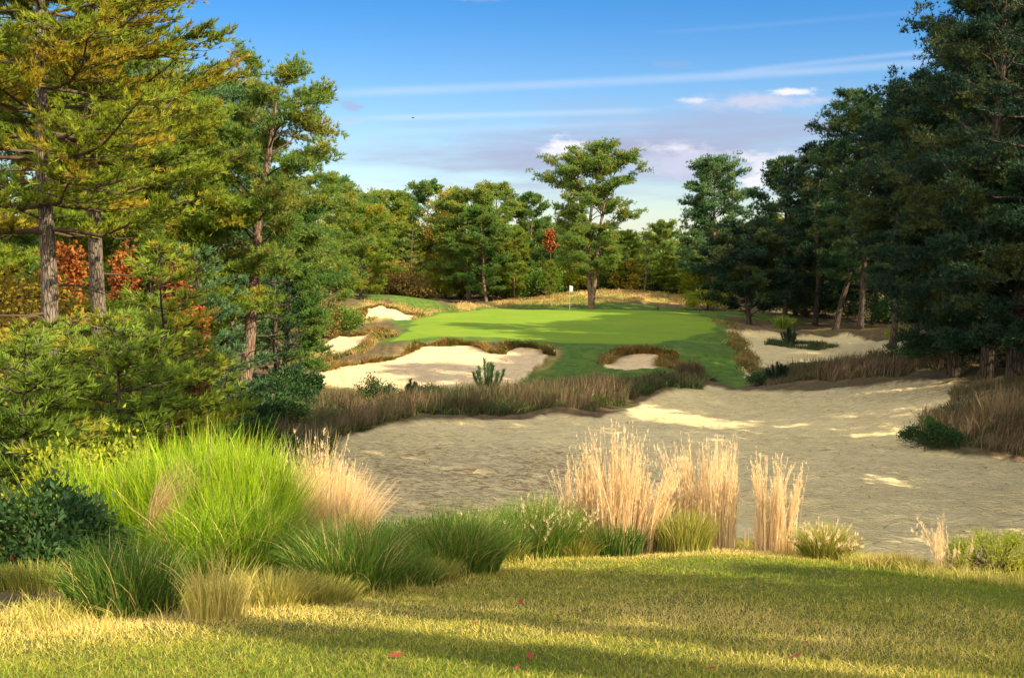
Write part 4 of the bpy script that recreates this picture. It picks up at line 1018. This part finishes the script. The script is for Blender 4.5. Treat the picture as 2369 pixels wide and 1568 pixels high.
clump('grass_clump', 620, 1395, 'yellow straw coloured grass spilling from under the broom', 1300, .28, .24, 'grass_yellow', 407, .7, .005, group='yellow grass tufts', tint=.6)
clump('grass_clump', 360, 1160, 'pale dry grass arching over inside the broom thicket', 170, .07, 1.12, 'grass_gold', 408, .05, .005, xy=(base_xy(340, 7.5), 7.5), tint=.35, bend=(.34, -.1), power=4, chaos=.06, group='dry golden grass clumps')
# make that clump sit at broom height on its own stems
# golden bluestem beside the broom
GG = 'dry golden grass clumps'
clump('grass_clump', 720, 1205, 'tall pinkish dry grass stems rising behind the rounded golden clump', 800, .30, 1.16, 'grass_gold', 410, .14, .006, group=GG, heads=120, Y=8.9, tint=.6)
clump('grass_clump', 745, 1215, 'rounded golden dry grass mound beside the broom', 2400, .30, .84, 'grass_gold', 411, .40, .006, group=GG, Y=8.6, tint=.72, dome=.15)
clump('grass_clump', 700, 1240, 'low golden dry grass between broom and lawn edge', 1200, .25, .5, 'grass_gold', 412, .5, .005, group=GG, Y=8.0, tint=.6)
# green clumps along the edge
GC = 'green grass clumps at the lawn edge'
clump('grass_clump', 805, 1365, 'green fountain of grass on the lawn edge nearest the broom', 2400, .30, .50, 'broom_deep', 420, .5, .006, chaos=.26, hv=.5, group=GC, tint=.45)
clump('grass_clump', 925, 1352, 'low green grass between two fountain clumps', 900, .25, .28, 'broom_deep', 421, .6, .006, chaos=.26, hv=.5, group=GC, tint=.5)
clump('grass_clump', 1050, 1325, 'green fountain of grass in the middle of the lawn edge', 2600, .31, .52, 'broom_deep', 422, .55, .006, chaos=.26, hv=.5, group=GC, tint=.55)
clump('grass_clump', 1235, 1288, 'dense deep green grass clump beside the tall dry stems', 4200, .33, .56, 'broom_deep', 423, .42, .006, chaos=.22, hv=.4, group=GC, tint=.5, Y=8.9, heads=120, headmat='grass_gold')
clump('grass_clump', 1480, 1262, 'small leafy green tuft between the two stands of tall dry stems', 900, .22, .30, 'broom_deep', 424, .7, .007, group=GC, tint=.6, Y=9.3)
for i, (px, py, n, r, h, mt, lab) in enumerate([(1140, 1300, 900, .20, .32, 'grass_yellow', 'thin straw mixed tuft between the green clumps'), (1330, 1290, 1200, .22, .26, 'grass_yellow', 'low dry tuft at the foot of the tall stems'),
        (985, 1345, 900, .2, .22, 'grass_yellow', 'short dry tuft before the middle green clump'), (725, 1390, 900, .25, .2, 'grass_yellow', 'short dry tuft before the first green clump')]):
    clump('grass_clump', px, py, lab, n, r, h, mt, 430 + i, .7, .005, group='yellow grass tufts', tint=.35)
for i, (px, Y, n, r, h, mt, lab) in enumerate([(660, 7.5, 1100, .22, .42, 'grass_yellow', 'yellow-green tuft at the root of the rounded golden clump'), (900, 7.9, 1500, .26, .44, 'broom_deep', 'olive green tuft behind the two nearest fountain clumps'),
        (990, 7.8, 1300, .24, .36, 'grass_yellow', 'yellowish tuft beside the middle fountain clump'), (1140, 8.5, 1500, .24, .46, 'broom_deep', 'green tuft between the middle and the dense deep green clump'),
        (1330, 9.0, 900, .18, .34, 'grass_yellow', 'yellowish tuft between the dense green clump and the tall stems')]):
    clump('grass_clump', px, 0, lab, n, r, h, mt, 480 + i, .35, .006, group='mixed tufts of the lawn edge', Y=Y, tint=.4, chaos=.3, hv=.5)
# tall dry bluestem
TS = 'stands of tall dry bluestem'
def stand(px, Y, h, rad, n, label, seed, **kw):
    return clump('tall_dry_grass', px, 0, label, int(n * .45), rad * 1.25, h * 1.08, 'grass_gold', seed, kw.pop('spread', .06), .0075, cat='tall grass', group=TS, Y=Y, heads=int(n * .3), hv=.45, dome=.12, segs=5, bundles=max(6, int(n / 34)), **kw)
stand(1335, 9.2, .86, .11, 320, 'shortest stand of tall dry grass beside the deep green clump', 440, tint=.45)
stand(1425, 9.2, 1.10, .20, 1250, 'broadest and tallest stand of dry grass stems on the lawn edge', 441, tint=.5, spread=.14)
stand(1500, 9.2, .82, .14, 260, 'sparse dry stems arching beside the tallest stand', 442, bend=(.28, 0), tint=.6)
stand(1608, 9.8, 1.06, .14, 650, 'slim stand of pale dry stems, first of the pair beyond the green tuft', 443, tint=.65)
stand(1672, 9.5, .96, .10, 560, 'pale dry stand leaning slightly over the waste sand', 444, tint=.75, bend=(.06, 0))
stand(1552, 9.6, .70, .12, 200, 'thin low stand of dry stems left of the slim pair', 445, tint=.6)
stand(1800, 9.2, .86, .13, 620, 'separate compact stand of dry stems on the bare sandy lip', 446, tint=.6)
stand(2222, 7.9, .50, .09, 130, 'small sparse stand of dry stems by the olive shrub', 447, tint=.6, spread=.3)
clump('grass_clump', 1918, 1285, 'fan shaped yellow-green tuft with feathery pink seed heads', 1200, .17, .36, 'grass_yellow', 450, .75, .006, group='yellow grass tufts', Y=8.7, heads=55, headmat='grass_gold', tint=.35)
clump('grass_clump', 1590, 1262, 'bright yellow-green leafy tuft inside the slim dry stands', 900, .22, .42, 'grass_yellow', 451, .4, .006, group='yellow grass tufts', Y=9.1, tint=.25)
clump('grass_clump', 1420, 1270, 'yellow-green blades filling the foot of the tallest dry stand', 900, .24, .34, 'broom_deep', 452, .3, .006, group='yellow grass tufts', Y=8.95, tint=.15)
clump('grass_clump', 2110, 1318, 'low brown grass hummock on the sand edge by the olive shrub', 1300, .32, .16, 'turf_edge', 453, .7, .005, group='yellow grass tufts', Y=8.2, tint=.5)
for i, (px, Y, h, n) in enumerate([(1040, 10.5, .62, 40), (1130, 10.6, .55, 36), (1215, 10.4, .50, 36), (960, 10.8, .5, 36), (1000, 10.4, .4, 30), (1745, 9.7, .3, 30), (1260, 10.1, .55, 60)]):
    clump('grass_stalks', px, 0, ['wispy dry stalks with one thick curved plume', 'few thin dry stalks against the sand, in the middle', 'few thin dry stalks left of the deep green clump', 'thin dry stalks above the low leafy scrub, nearest the golden mound',
          'short dry stalks above the low leafy scrub', 'short arched stalks on the bare sand gap', 'dry stalks rising behind the deep green clump'][i], n, .22, h, 'grass_gold', 460 + i, .25, .0055, cat='dry stalks', group='wispy dry stalks', Y=Y, heads=n // 2 if n > 30 else 0, tint=.45)
for i, (px, Y, n) in enumerate([(-60, 6.6, 1500), (60, 6.6, 1500), (170, 6.7, 1300), (330, 6.8, 1300), (400, 7.0, 900)]):
    clump('grass_clump', px, 0, 'low mixed grass fringe %s' % ['beyond the picture corner', 'nearest the picture corner', 'under the dark leafy shrub', 'under the deep green grass', 'beside the small yellow tuft'][i], n, .32, .20, ['broom_deep', 'grass_yellow'][i % 2], 470 + i, .6, .005, group='low grass fringe', Y=Y, tint=.4)
# leafy plants round the broom and along the edge
SH = 'leafy shrubs at the lawn edge'
leafy_px('leafy_shrub', 130, 8.6, 'yellow-green leafy shrub with sunlit tips at the end of the broom', 501, .55, .45, 1.22, 8500, .055, 'leaf_yellow', stems=40, group=SH, lw=.4)
leafy_px('leafy_shrub', 235, 8.9, 'sunlit leafy tips growing up through the broom', 502, .5, .4, 1.30, 3600, .055, 'leaf_yellow', stems=24, group=SH, lw=.4)
leafy_px('leafy_shrub', 40, 7.2, 'dark glossy leafy shrub at the bottom corner of the picture', 503, .62, .5, .72, 7500, .06, 'leaf_dark', stems=44, group=SH, lw=.45)
leafy_px('leafy_shrub', 150, 7.1, 'dark leafy shrub in front of the broom beside the deep green grass', 504, .38, .3, .5, 4500, .055, 'leaf_dark', stems=34, group=SH, lw=.45)
leafy_px('leafy_shrub', 20, 9.2, 'dark bush at the picture edge behind the glossy shrub', 507, .5, .5, .85, 5000, .06, 'leaf_dark', stems=34, group=SH, lw=.45)
leafy_px('leafy_shrub', 930, 9.0, 'low green scrub with reddish tips along the sand, by the golden mound', 505, .75, .45, .42, 6500, .035, 'leaf_green', stems=50, group=SH)
leafy_px('leafy_shrub', 1115, 9.2, 'low green scrub behind the middle grass clumps', 506, .6, .45, .40, 5200, .035, 'leaf_green', stems=44, group=SH)
leafy_px('leafy_shrub', 2315, 7.9, 'olive green feathery shrub on the lawn edge at the picture border', 508, .34, .3, .46, 7000, .030, 'leaf_yellow', stems=60, group=SH, lw=.25)
leafy_px('leafy_shrub', 1480, 9.6, 'small green bush among the dry stands', 509, .22, .2, .32, 1500, .04, 'leaf_green', stems=20, group=SH)

# lawn blades
def lawn_grass():
    rg = np.random.default_rng(77); n = 330000
    Y = 3.6 + (10.6 - 3.6) * rg.uniform(0, 1, n) ** 1.15; X = rg.uniform(-1, 1, n) * .53 * (Y + .3)
    d = sdf(POLY['lawn'], *warp(X, Y)); k = d > -.18 + rg.uniform(-.2, .2, n); X, Y, d = X[k], Y[k], d[k]; n = len(X)
    z = gzv(X, Y) - .006
    dry = fbm(X * .55 + 3, Y * .9, 41, 3) + .55 * np.exp(-np.clip(d, 0, 9) / .9) - .07 * X + .10
    tall = np.exp(-np.clip(d, 0, 9) / .25)
    h = rg.uniform(.013, .036, n) * (1 + 1.4 * tall); w = np.where(Y > 7, .0066, .0054) * rg.uniform(.7, 1.3, n)
    flat = rg.uniform(0, 1, n) < .22
    lean = rg.normal(0, .5, (n, 3)) * [1, 1, 0] * h[:, None]; lean[flat] *= 3.2; h = np.where(flat, h * .45, h)
    tint = np.clip(.44 + .65 * dry + rg.normal(0, .15, n) + .25 * flat, 0, 1)
    V, Q, t, _ = ribbons(np.stack([X, Y, z], -1), h, lean, w, tint, rg, 1, 1.2, .12)
    g = Geo(); g.add(V, Q=Q, t=t); o = g.build('lawn_grass', M['lawn_blades'])
    tag(o, 'short green and straw coloured grass blades of the lawn', 'grass', kind='stuff')
lawn_grass()
def edge_grass():
    rg = np.random.default_rng(78); n = 26000
    poly = POLY['lawn']; pts = np.array([p for p in poly if 4 < p[1] < 12 and abs(p[0]) < 9])
    i = rg.integers(0, len(pts) - 1, n); f = rg.uniform(0, 1, (n, 1)); b = pts[i] * (1 - f) + pts[i + 1] * f
    off = rg.normal(.1, .28, n); X = b[:, 0] + rg.normal(0, .1, n); Y = b[:, 1] + off
    k = ~((X > 3.4) & (Y > 9.0) & (rg.uniform(0, 1, n) < .6)); X, Y = X[k], Y[k]; n = len(X)
    h = rg.uniform(.05, .16, n); lean = rg.normal(0, .5, (n, 3)) * [1, 1, 0] * h[:, None]
    V, Q, t, _ = ribbons(np.stack([X, Y, gzv(X, Y) - .01], -1), h, lean, .005, rg.uniform(.2, 1, n), rg, 2)
    g = Geo(); g.add(V, Q=Q, t=t); o = g.build('edge_grass', M['grass_yellow'])
    tag(o, 'unmown yellow grass fringe along the far edge of the lawn', 'grass', kind='stuff')
edge_grass()

def scatter(name, poly, n, h, w, mat, label, seed, lean=.3, segs=2, inset=0.0, tintf=None, hmul=None, cut=None, hn=.5, cat='grass'):
    rg = np.random.default_rng(seed); p = np.array(poly)
    X = rg.uniform(p[:, 0].min(), p[:, 0].max(), n * 3); Y = rg.uniform(p[:, 1].min(), p[:, 1].max(), n * 3)
    d = sdf(poly, *warp(X, Y)); k = d > inset
    k &= fbm(X * .8, Y * .8, seed, 3) + rg.uniform(-.22, .22, len(X)) > -.18
    if cut: k &= cut(X, Y)
    X, Y = X[k][:n], Y[k][:n]; n = len(X)
    hh = h * rg.uniform(.25, 1.2, n) * (1 + hn * fbm(X * .9, Y * .9, seed + 5, 3) * 2.2)
    if hmul: hh = hh * hmul(X, Y)
    le = rg.normal(0, lean, (n, 3)) * [1, 1, 0] * hh[:, None]; le[:, 0] += .12 * hh
    V, Q, t, _ = ribbons(np.stack([X, Y, gzv(X, Y) - .03], -1), hh, le, w * rg.uniform(.6, 1.3, n), .42 + rg.normal(0, .22, n) + .5 * fbm(X * .5, Y * .5, 9, 3), rg, segs)
    g = Geo(); g.add(V, Q=Q, t=t); o = g.build(name, M[mat]); tag(o, label, cat, kind='stuff'); return o
strip = H([(610, 1010), (640, 960), (760, 930), (860, 925)]) + [(-4.5, 44.5), (0, 45.5), (4, 47), (8, 50.5), (9.2, 49.5)] + H([(1620, 893), (1540, 905), (1450, 925), (1380, 950), (1290, 945), (1150, 955), (1000, 965), (900, 980), (830, 1000), (800, 1025), (780, 1060)]) + [(-4.2, 24), (-5.5, 26)]
scatter('brown_grass', strip, 40000, .74, .022, 'grass_brown', 'tall brown grass on the bank between waste sand and bunkers', 601, .22,
        hmul=lambda X, Y: .42 + .5 * sm(-Y + 49, -2, 10) * (.6 + .8 * sm(X, -7, 2)))
scatter('low_heath', strip, 34000, .42, .03, 'heath', 'dark low heath matting the bank in front of the brown grass', 602, .8)
scatter('bank_scrub', strip, 9000, .34, .05, 'broom_deep', 'low green shoots mixed through the brown grass bank', 612, .7)
ridge = [(11.5, 50), (12.5, 54.5), (15, 57), (20, 58), (22.5, 54), (21.5, 49.5), (17, 48.5), (13.5, 50.5)]
scatter('ridge_grass', ridge, 16000, .60, .026, 'grass_brown', 'brown grass on the sandy ridge before the right-hand sand', 603, .25)
scatter('ridge_heath', ridge, 8000, .25, .035, 'heath', 'dark heath on the sandy ridge', 604, .8)
mound = H([(2118, 1000), (2125, 960), (2180, 930)]) + [(16, 40), (19, 41), (25, 40), (26, 31)] + H([(2400, 1058), (2260, 1050), (2150, 1038)])
scatter('mound_grass', mound, 26000, .50, .018, 'grass_brown', 'brown grass covering the mound at the edge of the waste sand', 605, .35)
scatter('mound_heath', mound, 26000, .28, .026, 'heath', 'dark low heath on the mound at the edge of the waste sand', 606, .9)
scatter('fescue_grass', POLY['fescue'], 26000, .30, .05, 'fescue', 'golden fescue on the mound behind the putting green', 607, .5)
scatter('bank_fescue', POLY['fescue2'], 9000, .3, .045, 'fescue', 'golden fescue round the upper bunker', 608, .5, cut=lambda X, Y: sdf(BUNK[3]['poly'], X, Y) < -.1)
def turf_lips():
    for b, n, lab in ((BUNK[0], 26000, 'ragged turf overhanging the large bunker'), (BUNK[1], 6000, 'dark turf rim over the small shaded bunker'), (BUNK[2], 8000, 'turf rim of the half shaded bunker'), (BUNK[3], 7000, 'reddish turf rim of the upper bunker')):
        rg = np.random.default_rng(700 + len(b['pts'])); p = np.array(b['poly'])
        lo, hi = p.min(0) - 2.5, p.max(0) + 2.5
        X = rg.uniform(lo[0], hi[0], n * 9); Y = rg.uniform(lo[1], hi[1], n * 9)
        d = sdf(b['poly'], X + .25 * fbm(X * 1.3, Y * 1.3, 71, 2), Y + .25 * fbm(X * 1.3, Y * 1.3, 91, 2))
        zs = gzv(X, Y); pz = b['c'][0] + b['c'][1] * X + b['c'][2] * Y
        wide = .75 + 1.1 * fbm(X * .35, Y * .35, 88, 2)
        i0, i1 = b['rim']; near_ = np.full(X.shape, 9.0)
        for q in range(i0, i1):
            (ax, ay), (bx, by) = p[q], p[q + 1]; ex, ey = bx - ax, by - ay
            tt_ = np.clip(((X - ax) * ex + (Y - ay) * ey) / (ex * ex + ey * ey), 0, 1)
            near_ = np.minimum(near_, np.hypot(X - ax - ex * tt_, Y - ay - ey * tt_))
        k = (d < .15) & (d > -wide) & (near_ < 1.3) & (sdf(POLY['green'], X, Y) < -.2)
        X, Y, zs = X[k][:n], Y[k][:n], zs[k][:n]; m = len(X)
        if not m: continue
        h = rg.uniform(.12, .42, m) * (1 + 1.2 * fbm(X * .8, Y * .8, 15, 2)); c = p.mean(0)
        inw = np.stack([c[0] - X, c[1] - Y, 0 * X], -1); inw = unit(inw)
        V, Q, t, _ = ribbons(np.stack([X, Y, zs - .03], -1), h, (inw * .7 + rg.normal(0, .5, (m, 3)) * [1, 1, 0]) * h[:, None], .05, .45 + .3 * fbm(X * .7, Y * .7, 4, 2) + rg.normal(0, .18, m), rg, 2)
        g = Geo(); g.add(V, Q=Q, t=t); o = g.build('turf_grass', M['turf_edge']); tag(o, lab, 'grass', kind='stuff')
turf_lips()

def slope_rim():
    pts = np.array([hit(1655, 742), hit(1690, 752), hit(1712, 790), hit(1700, 800), hit(1735, 825), hit(1722, 840), hit(1738, 858)]); rg = np.random.default_rng(31); n = 5000
    i = rg.integers(0, len(pts) - 1, n); f = rg.uniform(0, 1, (n, 1)); b = pts[i] * (1 - f) + pts[i + 1] * f + rg.normal(0, .3, (n, 2))
    h = rg.uniform(.08, .3, n)
    V, Q, t, _ = ribbons(np.c_[b, gzv(b[:, 0], b[:, 1]) - .03], h, (np.array([.5, -.1, 0]) + rg.normal(0, .5, (n, 3)) * [1, 1, 0]) * h[:, None], .05, rg.uniform(0, .7, n), rg, 2)
    g = Geo(); g.add(V, Q=Q, t=t); o = g.build('turf_grass', M['turf_edge']); tag(o, 'ragged turf rim where the green slope drops to the right-hand sand', 'grass', kind='stuff')
slope_rim()
# small pines and bushes on the sandy bank
def shrub_pine(px, Y, h, w, label, seed, mat='pine_blue', group='young pines on the sandy banks', lean=None):
    x = base_xy(px, Y)
    rg = np.random.default_rng(seed); e = empty('young_pine', (x, Y, gz(x, Y) - .03), label, 'young pine', group)
    st, cr = Geo(), Geo(); pos, ax = [], []
    for i in range(11):
        a = rg.uniform(0, 6.28); q = rg.uniform(.1, 1) if i else 0
        tip = np.array([math.cos(a) * w * q, math.sin(a) * w * q, h * (1 - .35 * q) * rg.uniform(.75, 1.05)])
        pts = curve_pts([(0, 0, 0), tip * [.7, .7, .4], tip], 8); st.tube(pts, np.linspace(.03, .01, 8), 5)
        f = np.linspace(.3, 1, 16); pp = np.stack([np.interp(f, np.linspace(0, 1, 8), pts[:, c]) for c in range(3)], -1)
        pos.append(np.repeat(pp, 3, 0)); ax.append(np.tile([0, 0, .9], (48, 1)) + rg.normal(0, .4, (48, 3)))
    pos, ax = np.concatenate(pos), np.concatenate(ax)
    V, T, t = needles(pos, ax, 12, .17, .02, .55, .45 + rg.normal(0, .15, len(pos)), rg, .2); cr.add(V, T, t=t)
    st.build('stems', M['twig'], e); cr.build('needles', M[mat], e)
shrub_pine(1127, 45.5, 1.45, .75, 'largest young pine standing in the brown grass before the large bunker', 801, 'pine_blue')
shrub_pine(948, 42, 1.0, .35, 'slim young pine in the brown grass left of the largest one', 802, 'pine_dark')
shrub_pine(1800, 51.5, 1.1, .55, 'young pine at the tip of the sandy ridge by the slope of the green', 803, 'pine_dark')
shrub_pine(1825, 73, 1.2, .6, 'dark little pine on the grassy islet in the right-hand sand', 804, 'pine_dark')
shrub_pine(2160, 33.5, .7, .25, 'tiny pine on the mound at the edge of the waste sand', 805, 'pine_green')
BB = 'bushes on the sandy banks'
leafy_px('bush', 862, 41.5, 'dark twiggy bush at the left end of the brown grass', 811, .8, .6, 1.0, 2200, .09, 'leaf_dark', stems=26, group=BB)
leafy_px('bush', 985, 42.5, 'dark bush beside the slim young pine', 812, 1.0, .6, .7, 2600, .09, 'leaf_dark', stems=26, group=BB)
leafy_px('bush', 2160, 32.3, 'olive leafy bush at the tip of the mound in the waste sand', 813, .9, .7, .7, 5000, .07, 'leaf_dark', stems=36, group=BB)
leafy_px('bush', 1770, 52, 'dark bush between the ridge and the slope of the green', 814, .7, .6, .7, 2000, .10, 'leaf_dark', stems=20, group=BB)
leafy_px('bush', 1635, 110, 'rounded yellow-green bush at the end of the fescue mound', 815, 2.2, 1.6, 2.1, 4500, .22, 'leaf_yellow', stems=40, group=BB)
leafy_px('bush', 2100, 54, 'dark scrub at the foot of the right bank', 816, 1.6, 1.0, 1.1, 4000, .12, 'leaf_dark', stems=36, group=BB)
leafy_px('bush', 2200, 50, 'dark scrub under the drooping boughs of the right bank', 817, 2.0, 1.2, 1.2, 5000, .12, 'leaf_dark', stems=40, group=BB)
leafy_px('bush', 2330, 47, 'dark scrub around the thick black trunk', 818, 2.4, 1.2, 1.3, 5000, .12, 'leaf_dark', stems=40, group=BB)
leafy_px('bush', 2080, 74, 'bright lime bush catching the sun deep in the right bank', 819, .8, .7, 1.0, 1200, .16, 'leaf_yellow', stems=20, group=BB)
clump('grass_clump', 1812, 730, 'pale green tall grass tuft beyond the right-hand sand', 500, .6, 1.25, 'broom_deep', 820, .5, .06, Y=84, group='green grass clumps on the banks', tint=.6)
clump('grass_clump', 1600, 880, 'dark upright brown grass clump at the end of the bank', 900, .6, 1.05, 'grass_brown', 821, .12, .02, Y=49.5, group='brown grass clumps on the banks', tint=.3)
clump('grass_clump', 2330, 900, 'tall pale dry stems on top of the mound by the picture edge', 260, .9, 1.2, 'grass_brown', 822, .2, .02, Y=34, group='brown grass clumps on the banks', tint=.75)
def sand_litter():
    rg = np.random.default_rng(44); n = 9000
    X = rg.uniform(-6, 20, n); Y = 12 + 38 * rg.uniform(0, 1, n) ** .8; d = sdf(POLY['waste'], *warp(X, Y))
    k = (d > .1) & (fbm(X * .4, Y * .4, 33, 3) + .35 * np.exp(-d / 1.2) + .25 * (X < 2) + rg.uniform(-.3, .3, n) > .18); X, Y = X[k], Y[k]; n = len(X)
    a = rg.normal(0, .5, n) + (rg.uniform(0, 1, n) < .2) * 1.5; L = rg.uniform(.06, .32, n)
    lean = np.stack([np.cos(a), np.sin(a), 0 * a], -1) * L[:, None]
    V, Q, t, _ = ribbons(np.stack([X, Y, gzv(X, Y) + .012], -1), np.full(n, .02), lean, .022, rg.uniform(0, .5, n), rg, 2, 1.0, .6)
    g = Geo(); g.add(V, Q=Q, t=t); o = g.build('pine_straw', M['grass_brown']); tag(o, 'fallen pine straw and twigs strewn over the waste sand', 'straw', kind='stuff')
sand_litter()
islet = [(16.4, 71), (17.2, 74.5), (20.5, 75), (21.5, 72), (19.5, 70)]
scatter('islet_grass', islet, 4000, .35, .04, 'heath', 'dark grass matting the islet in the right-hand sand', 609, .6)

# ------------------------------------------------------------------ flagstick, leaves, bird
def flagstick():
    Y = 96.2; x = base_xy(1317.5, Y); z = gz(x, Y)
    e = empty('flagstick', (x, Y, z), 'white flag hanging on a thin flagstick at the back of the putting green', 'flagstick')
    p = Geo(); p.tube(np.array([[0, 0, -.05], [0, 0, 1.0], [0, 0, 2.15]]), [.022, .02, .018], 8); p.build('pole', plain('flagstick paint', (.75, .72, .55)), e, True)
    # limp cloth, folded against the pole
    m = 12; k = 10; V = []
    for j in range(k + 1):
        for i in range(m + 1):
            u, v = i / m, j / k
            V.append((.02 + u * (.26 - .08 * v) + .02 * math.sin(v * 5), .07 * math.sin(u * 9 + v * 2) * u, 2.12 - v * .50 - .16 * u * u - .03 * math.sin(u * 6)))
    Q = [[j * (m + 1) + i, j * (m + 1) + i + 1, (j + 1) * (m + 1) + i + 1, (j + 1) * (m + 1) + i] for j in range(k) for i in range(m)]
    o = mesh('flag', np.array(V), np.array(Q), plain('white cloth', (.85, .85, .88), .8), e, smooth=True)
    s_ = o.modifiers.new('Solidify', 'SOLIDIFY'); s_.thickness = .004
    c = Geo(); th = np.linspace(0, 2 * math.pi, 17)
    c.tube(np.array([[0, 0, -.1], [0, 0, .006]]), [.054, .054], 16); c.build('cup', plain('cup liner', (.7, .7, .7)), e)
flagstick()

def fallen_leaves():
    spots = [(1205, 1402, .062, 'bright red fallen leaf on the shaded lawn, the largest near the middle'), (1306, 1411, .045, 'small bright red fallen leaf beside the largest one'),
             (1452, 1405, .040, None), (1688, 1431, .035, None), (1290, 1434, .045, 'dark curled fallen leaf below the two bright red ones'), (914, 1528, .080, 'pinkish fallen leaf lying nearest the bottom of the picture'),
             (897, 1556, .060, None), (1226, 1529, .075, 'dull maroon fallen leaf at the bottom of the lawn'), (1195, 1558, .045, None), (1440, 1556, .03, None), (1646, 1558, .04, None),
             (1600, 1341, .050, 'dark red fallen leaf high on the lawn near the tall stems'), (1520, 1335, .035, None), (1412, 1330, .04, None), (1838, 1530, .080, 'dark folded fallen leaf low on the lawn, apart from the others'),
             (1866, 1496, .035, None), (2010, 1512, .04, None), (1760, 1374, .035, None), (560, 1566, .03, None), (545, 1540, .035, None), (1020, 1340, .04, None), (1890, 1452, .035, None), (1100, 1452, .03, None)]
    rg = np.random.default_rng(5)
    for i, (px, py, s_, lab) in enumerate(spots):
        x, y = hit(px, py)
        s_ *= .5; n = 12; th = np.linspace(0, 2 * math.pi, n, endpoint=False)
        r = s_ * .5 * (1 + .18 * np.cos(th * 2) + .10 * np.cos(th * 5 + i)) * np.where(np.abs(th) < .01, 1.5, 1)
        X, Yl = r * np.cos(th) * 1.25, r * np.sin(th) * .8
        z = .25 * np.abs(Yl) + .15 * X * X / s_ + rg.normal(0, .002, n)
        V = np.r_[[[0, 0, 0]], np.c_[X, Yl, z]]; V[-1, :] = V[-1, :]
        T = np.array([[0, 1 + k, 1 + (k + 1) % n] for k in range(n)])
        stem = np.array([[-.6 * s_, .001, .002], [-.6 * s_, -.001, .002], [-1.1 * s_, 0, .012]]); T = np.r_[T, [[n + 1, n + 2, n + 3]]]
        V = np.r_[V, stem]
        dark = lab and 'dark' in lab or i % 7 == 6
        o = mesh('fallen_leaf', V, T, M['red_leaf'], attrs={'tint': ('FACE', np.full(len(T), .95 if dark else rg.uniform(0, .7)))})
        o.location = (x, y, gz(x, y) + .022); o.rotation_euler = (rg.uniform(-.4, .4), rg.uniform(-.4, .4), rg.uniform(0, 6.28))
        tag(o, lab or 'small reddish fallen leaf among the grass of the lawn', 'leaf', 'small fallen leaves scattered on the lawn' if not lab else 'fallen leaves on the lawn')
fallen_leaves()
def bird():
    p = P(955, 273, 130); e = None
    V = np.array([(-.22, 0, .05), (-.1, .05, .06), (0, .08, 0), (.1, .05, .06), (.22, 0, .05), (0, -.16, 0), (0, .16, .01), (0, 0, .04), (0, 0, -.04), (.03, 0, 0), (-.03, 0, 0)])
    T = np.array([(0, 1, 10), (1, 2, 10), (3, 4, 9), (2, 3, 9), (5, 9, 7), (5, 10, 7), (5, 9, 8), (5, 10, 8), (6, 9, 7), (6, 10, 7), (6, 9, 8), (6, 10, 8)])
    o = mesh('bird', V, T, plain('dark plumage', (.03, .03, .03))); o.location = p; o.scale = (1.6,) * 3; o.rotation_euler = (0, 0, 1.2)
    tag(o, 'tiny dark bird flying in the blue sky', 'bird')
bird()
def tee_markers():
    for i, (px, lab) in enumerate([(1522, 'small dark tee marker on the fairway behind the green, nearer the lone pine'), (1618, 'small dark tee marker on the fairway behind the green, farther from the lone pine')]):
        Y = 106; x = base_xy(px, Y); g = Geo(); g.tube(np.array([[0, 0, -.05], [0, 0, .12], [0, 0, .22], [0, 0, .30], [0, 0, .33]]), [.05, .06, .11, .09, .01], 10)
        o = g.build('tee_marker', M['bark_dark']); o.location = (x, Y, gz(x, Y)); tag(o, lab, 'tee marker', 'tee markers')
tee_markers()
print('objects', len(bpy.data.objects), 'faces', sum(len(m.polygons) for m in bpy.data.meshes))
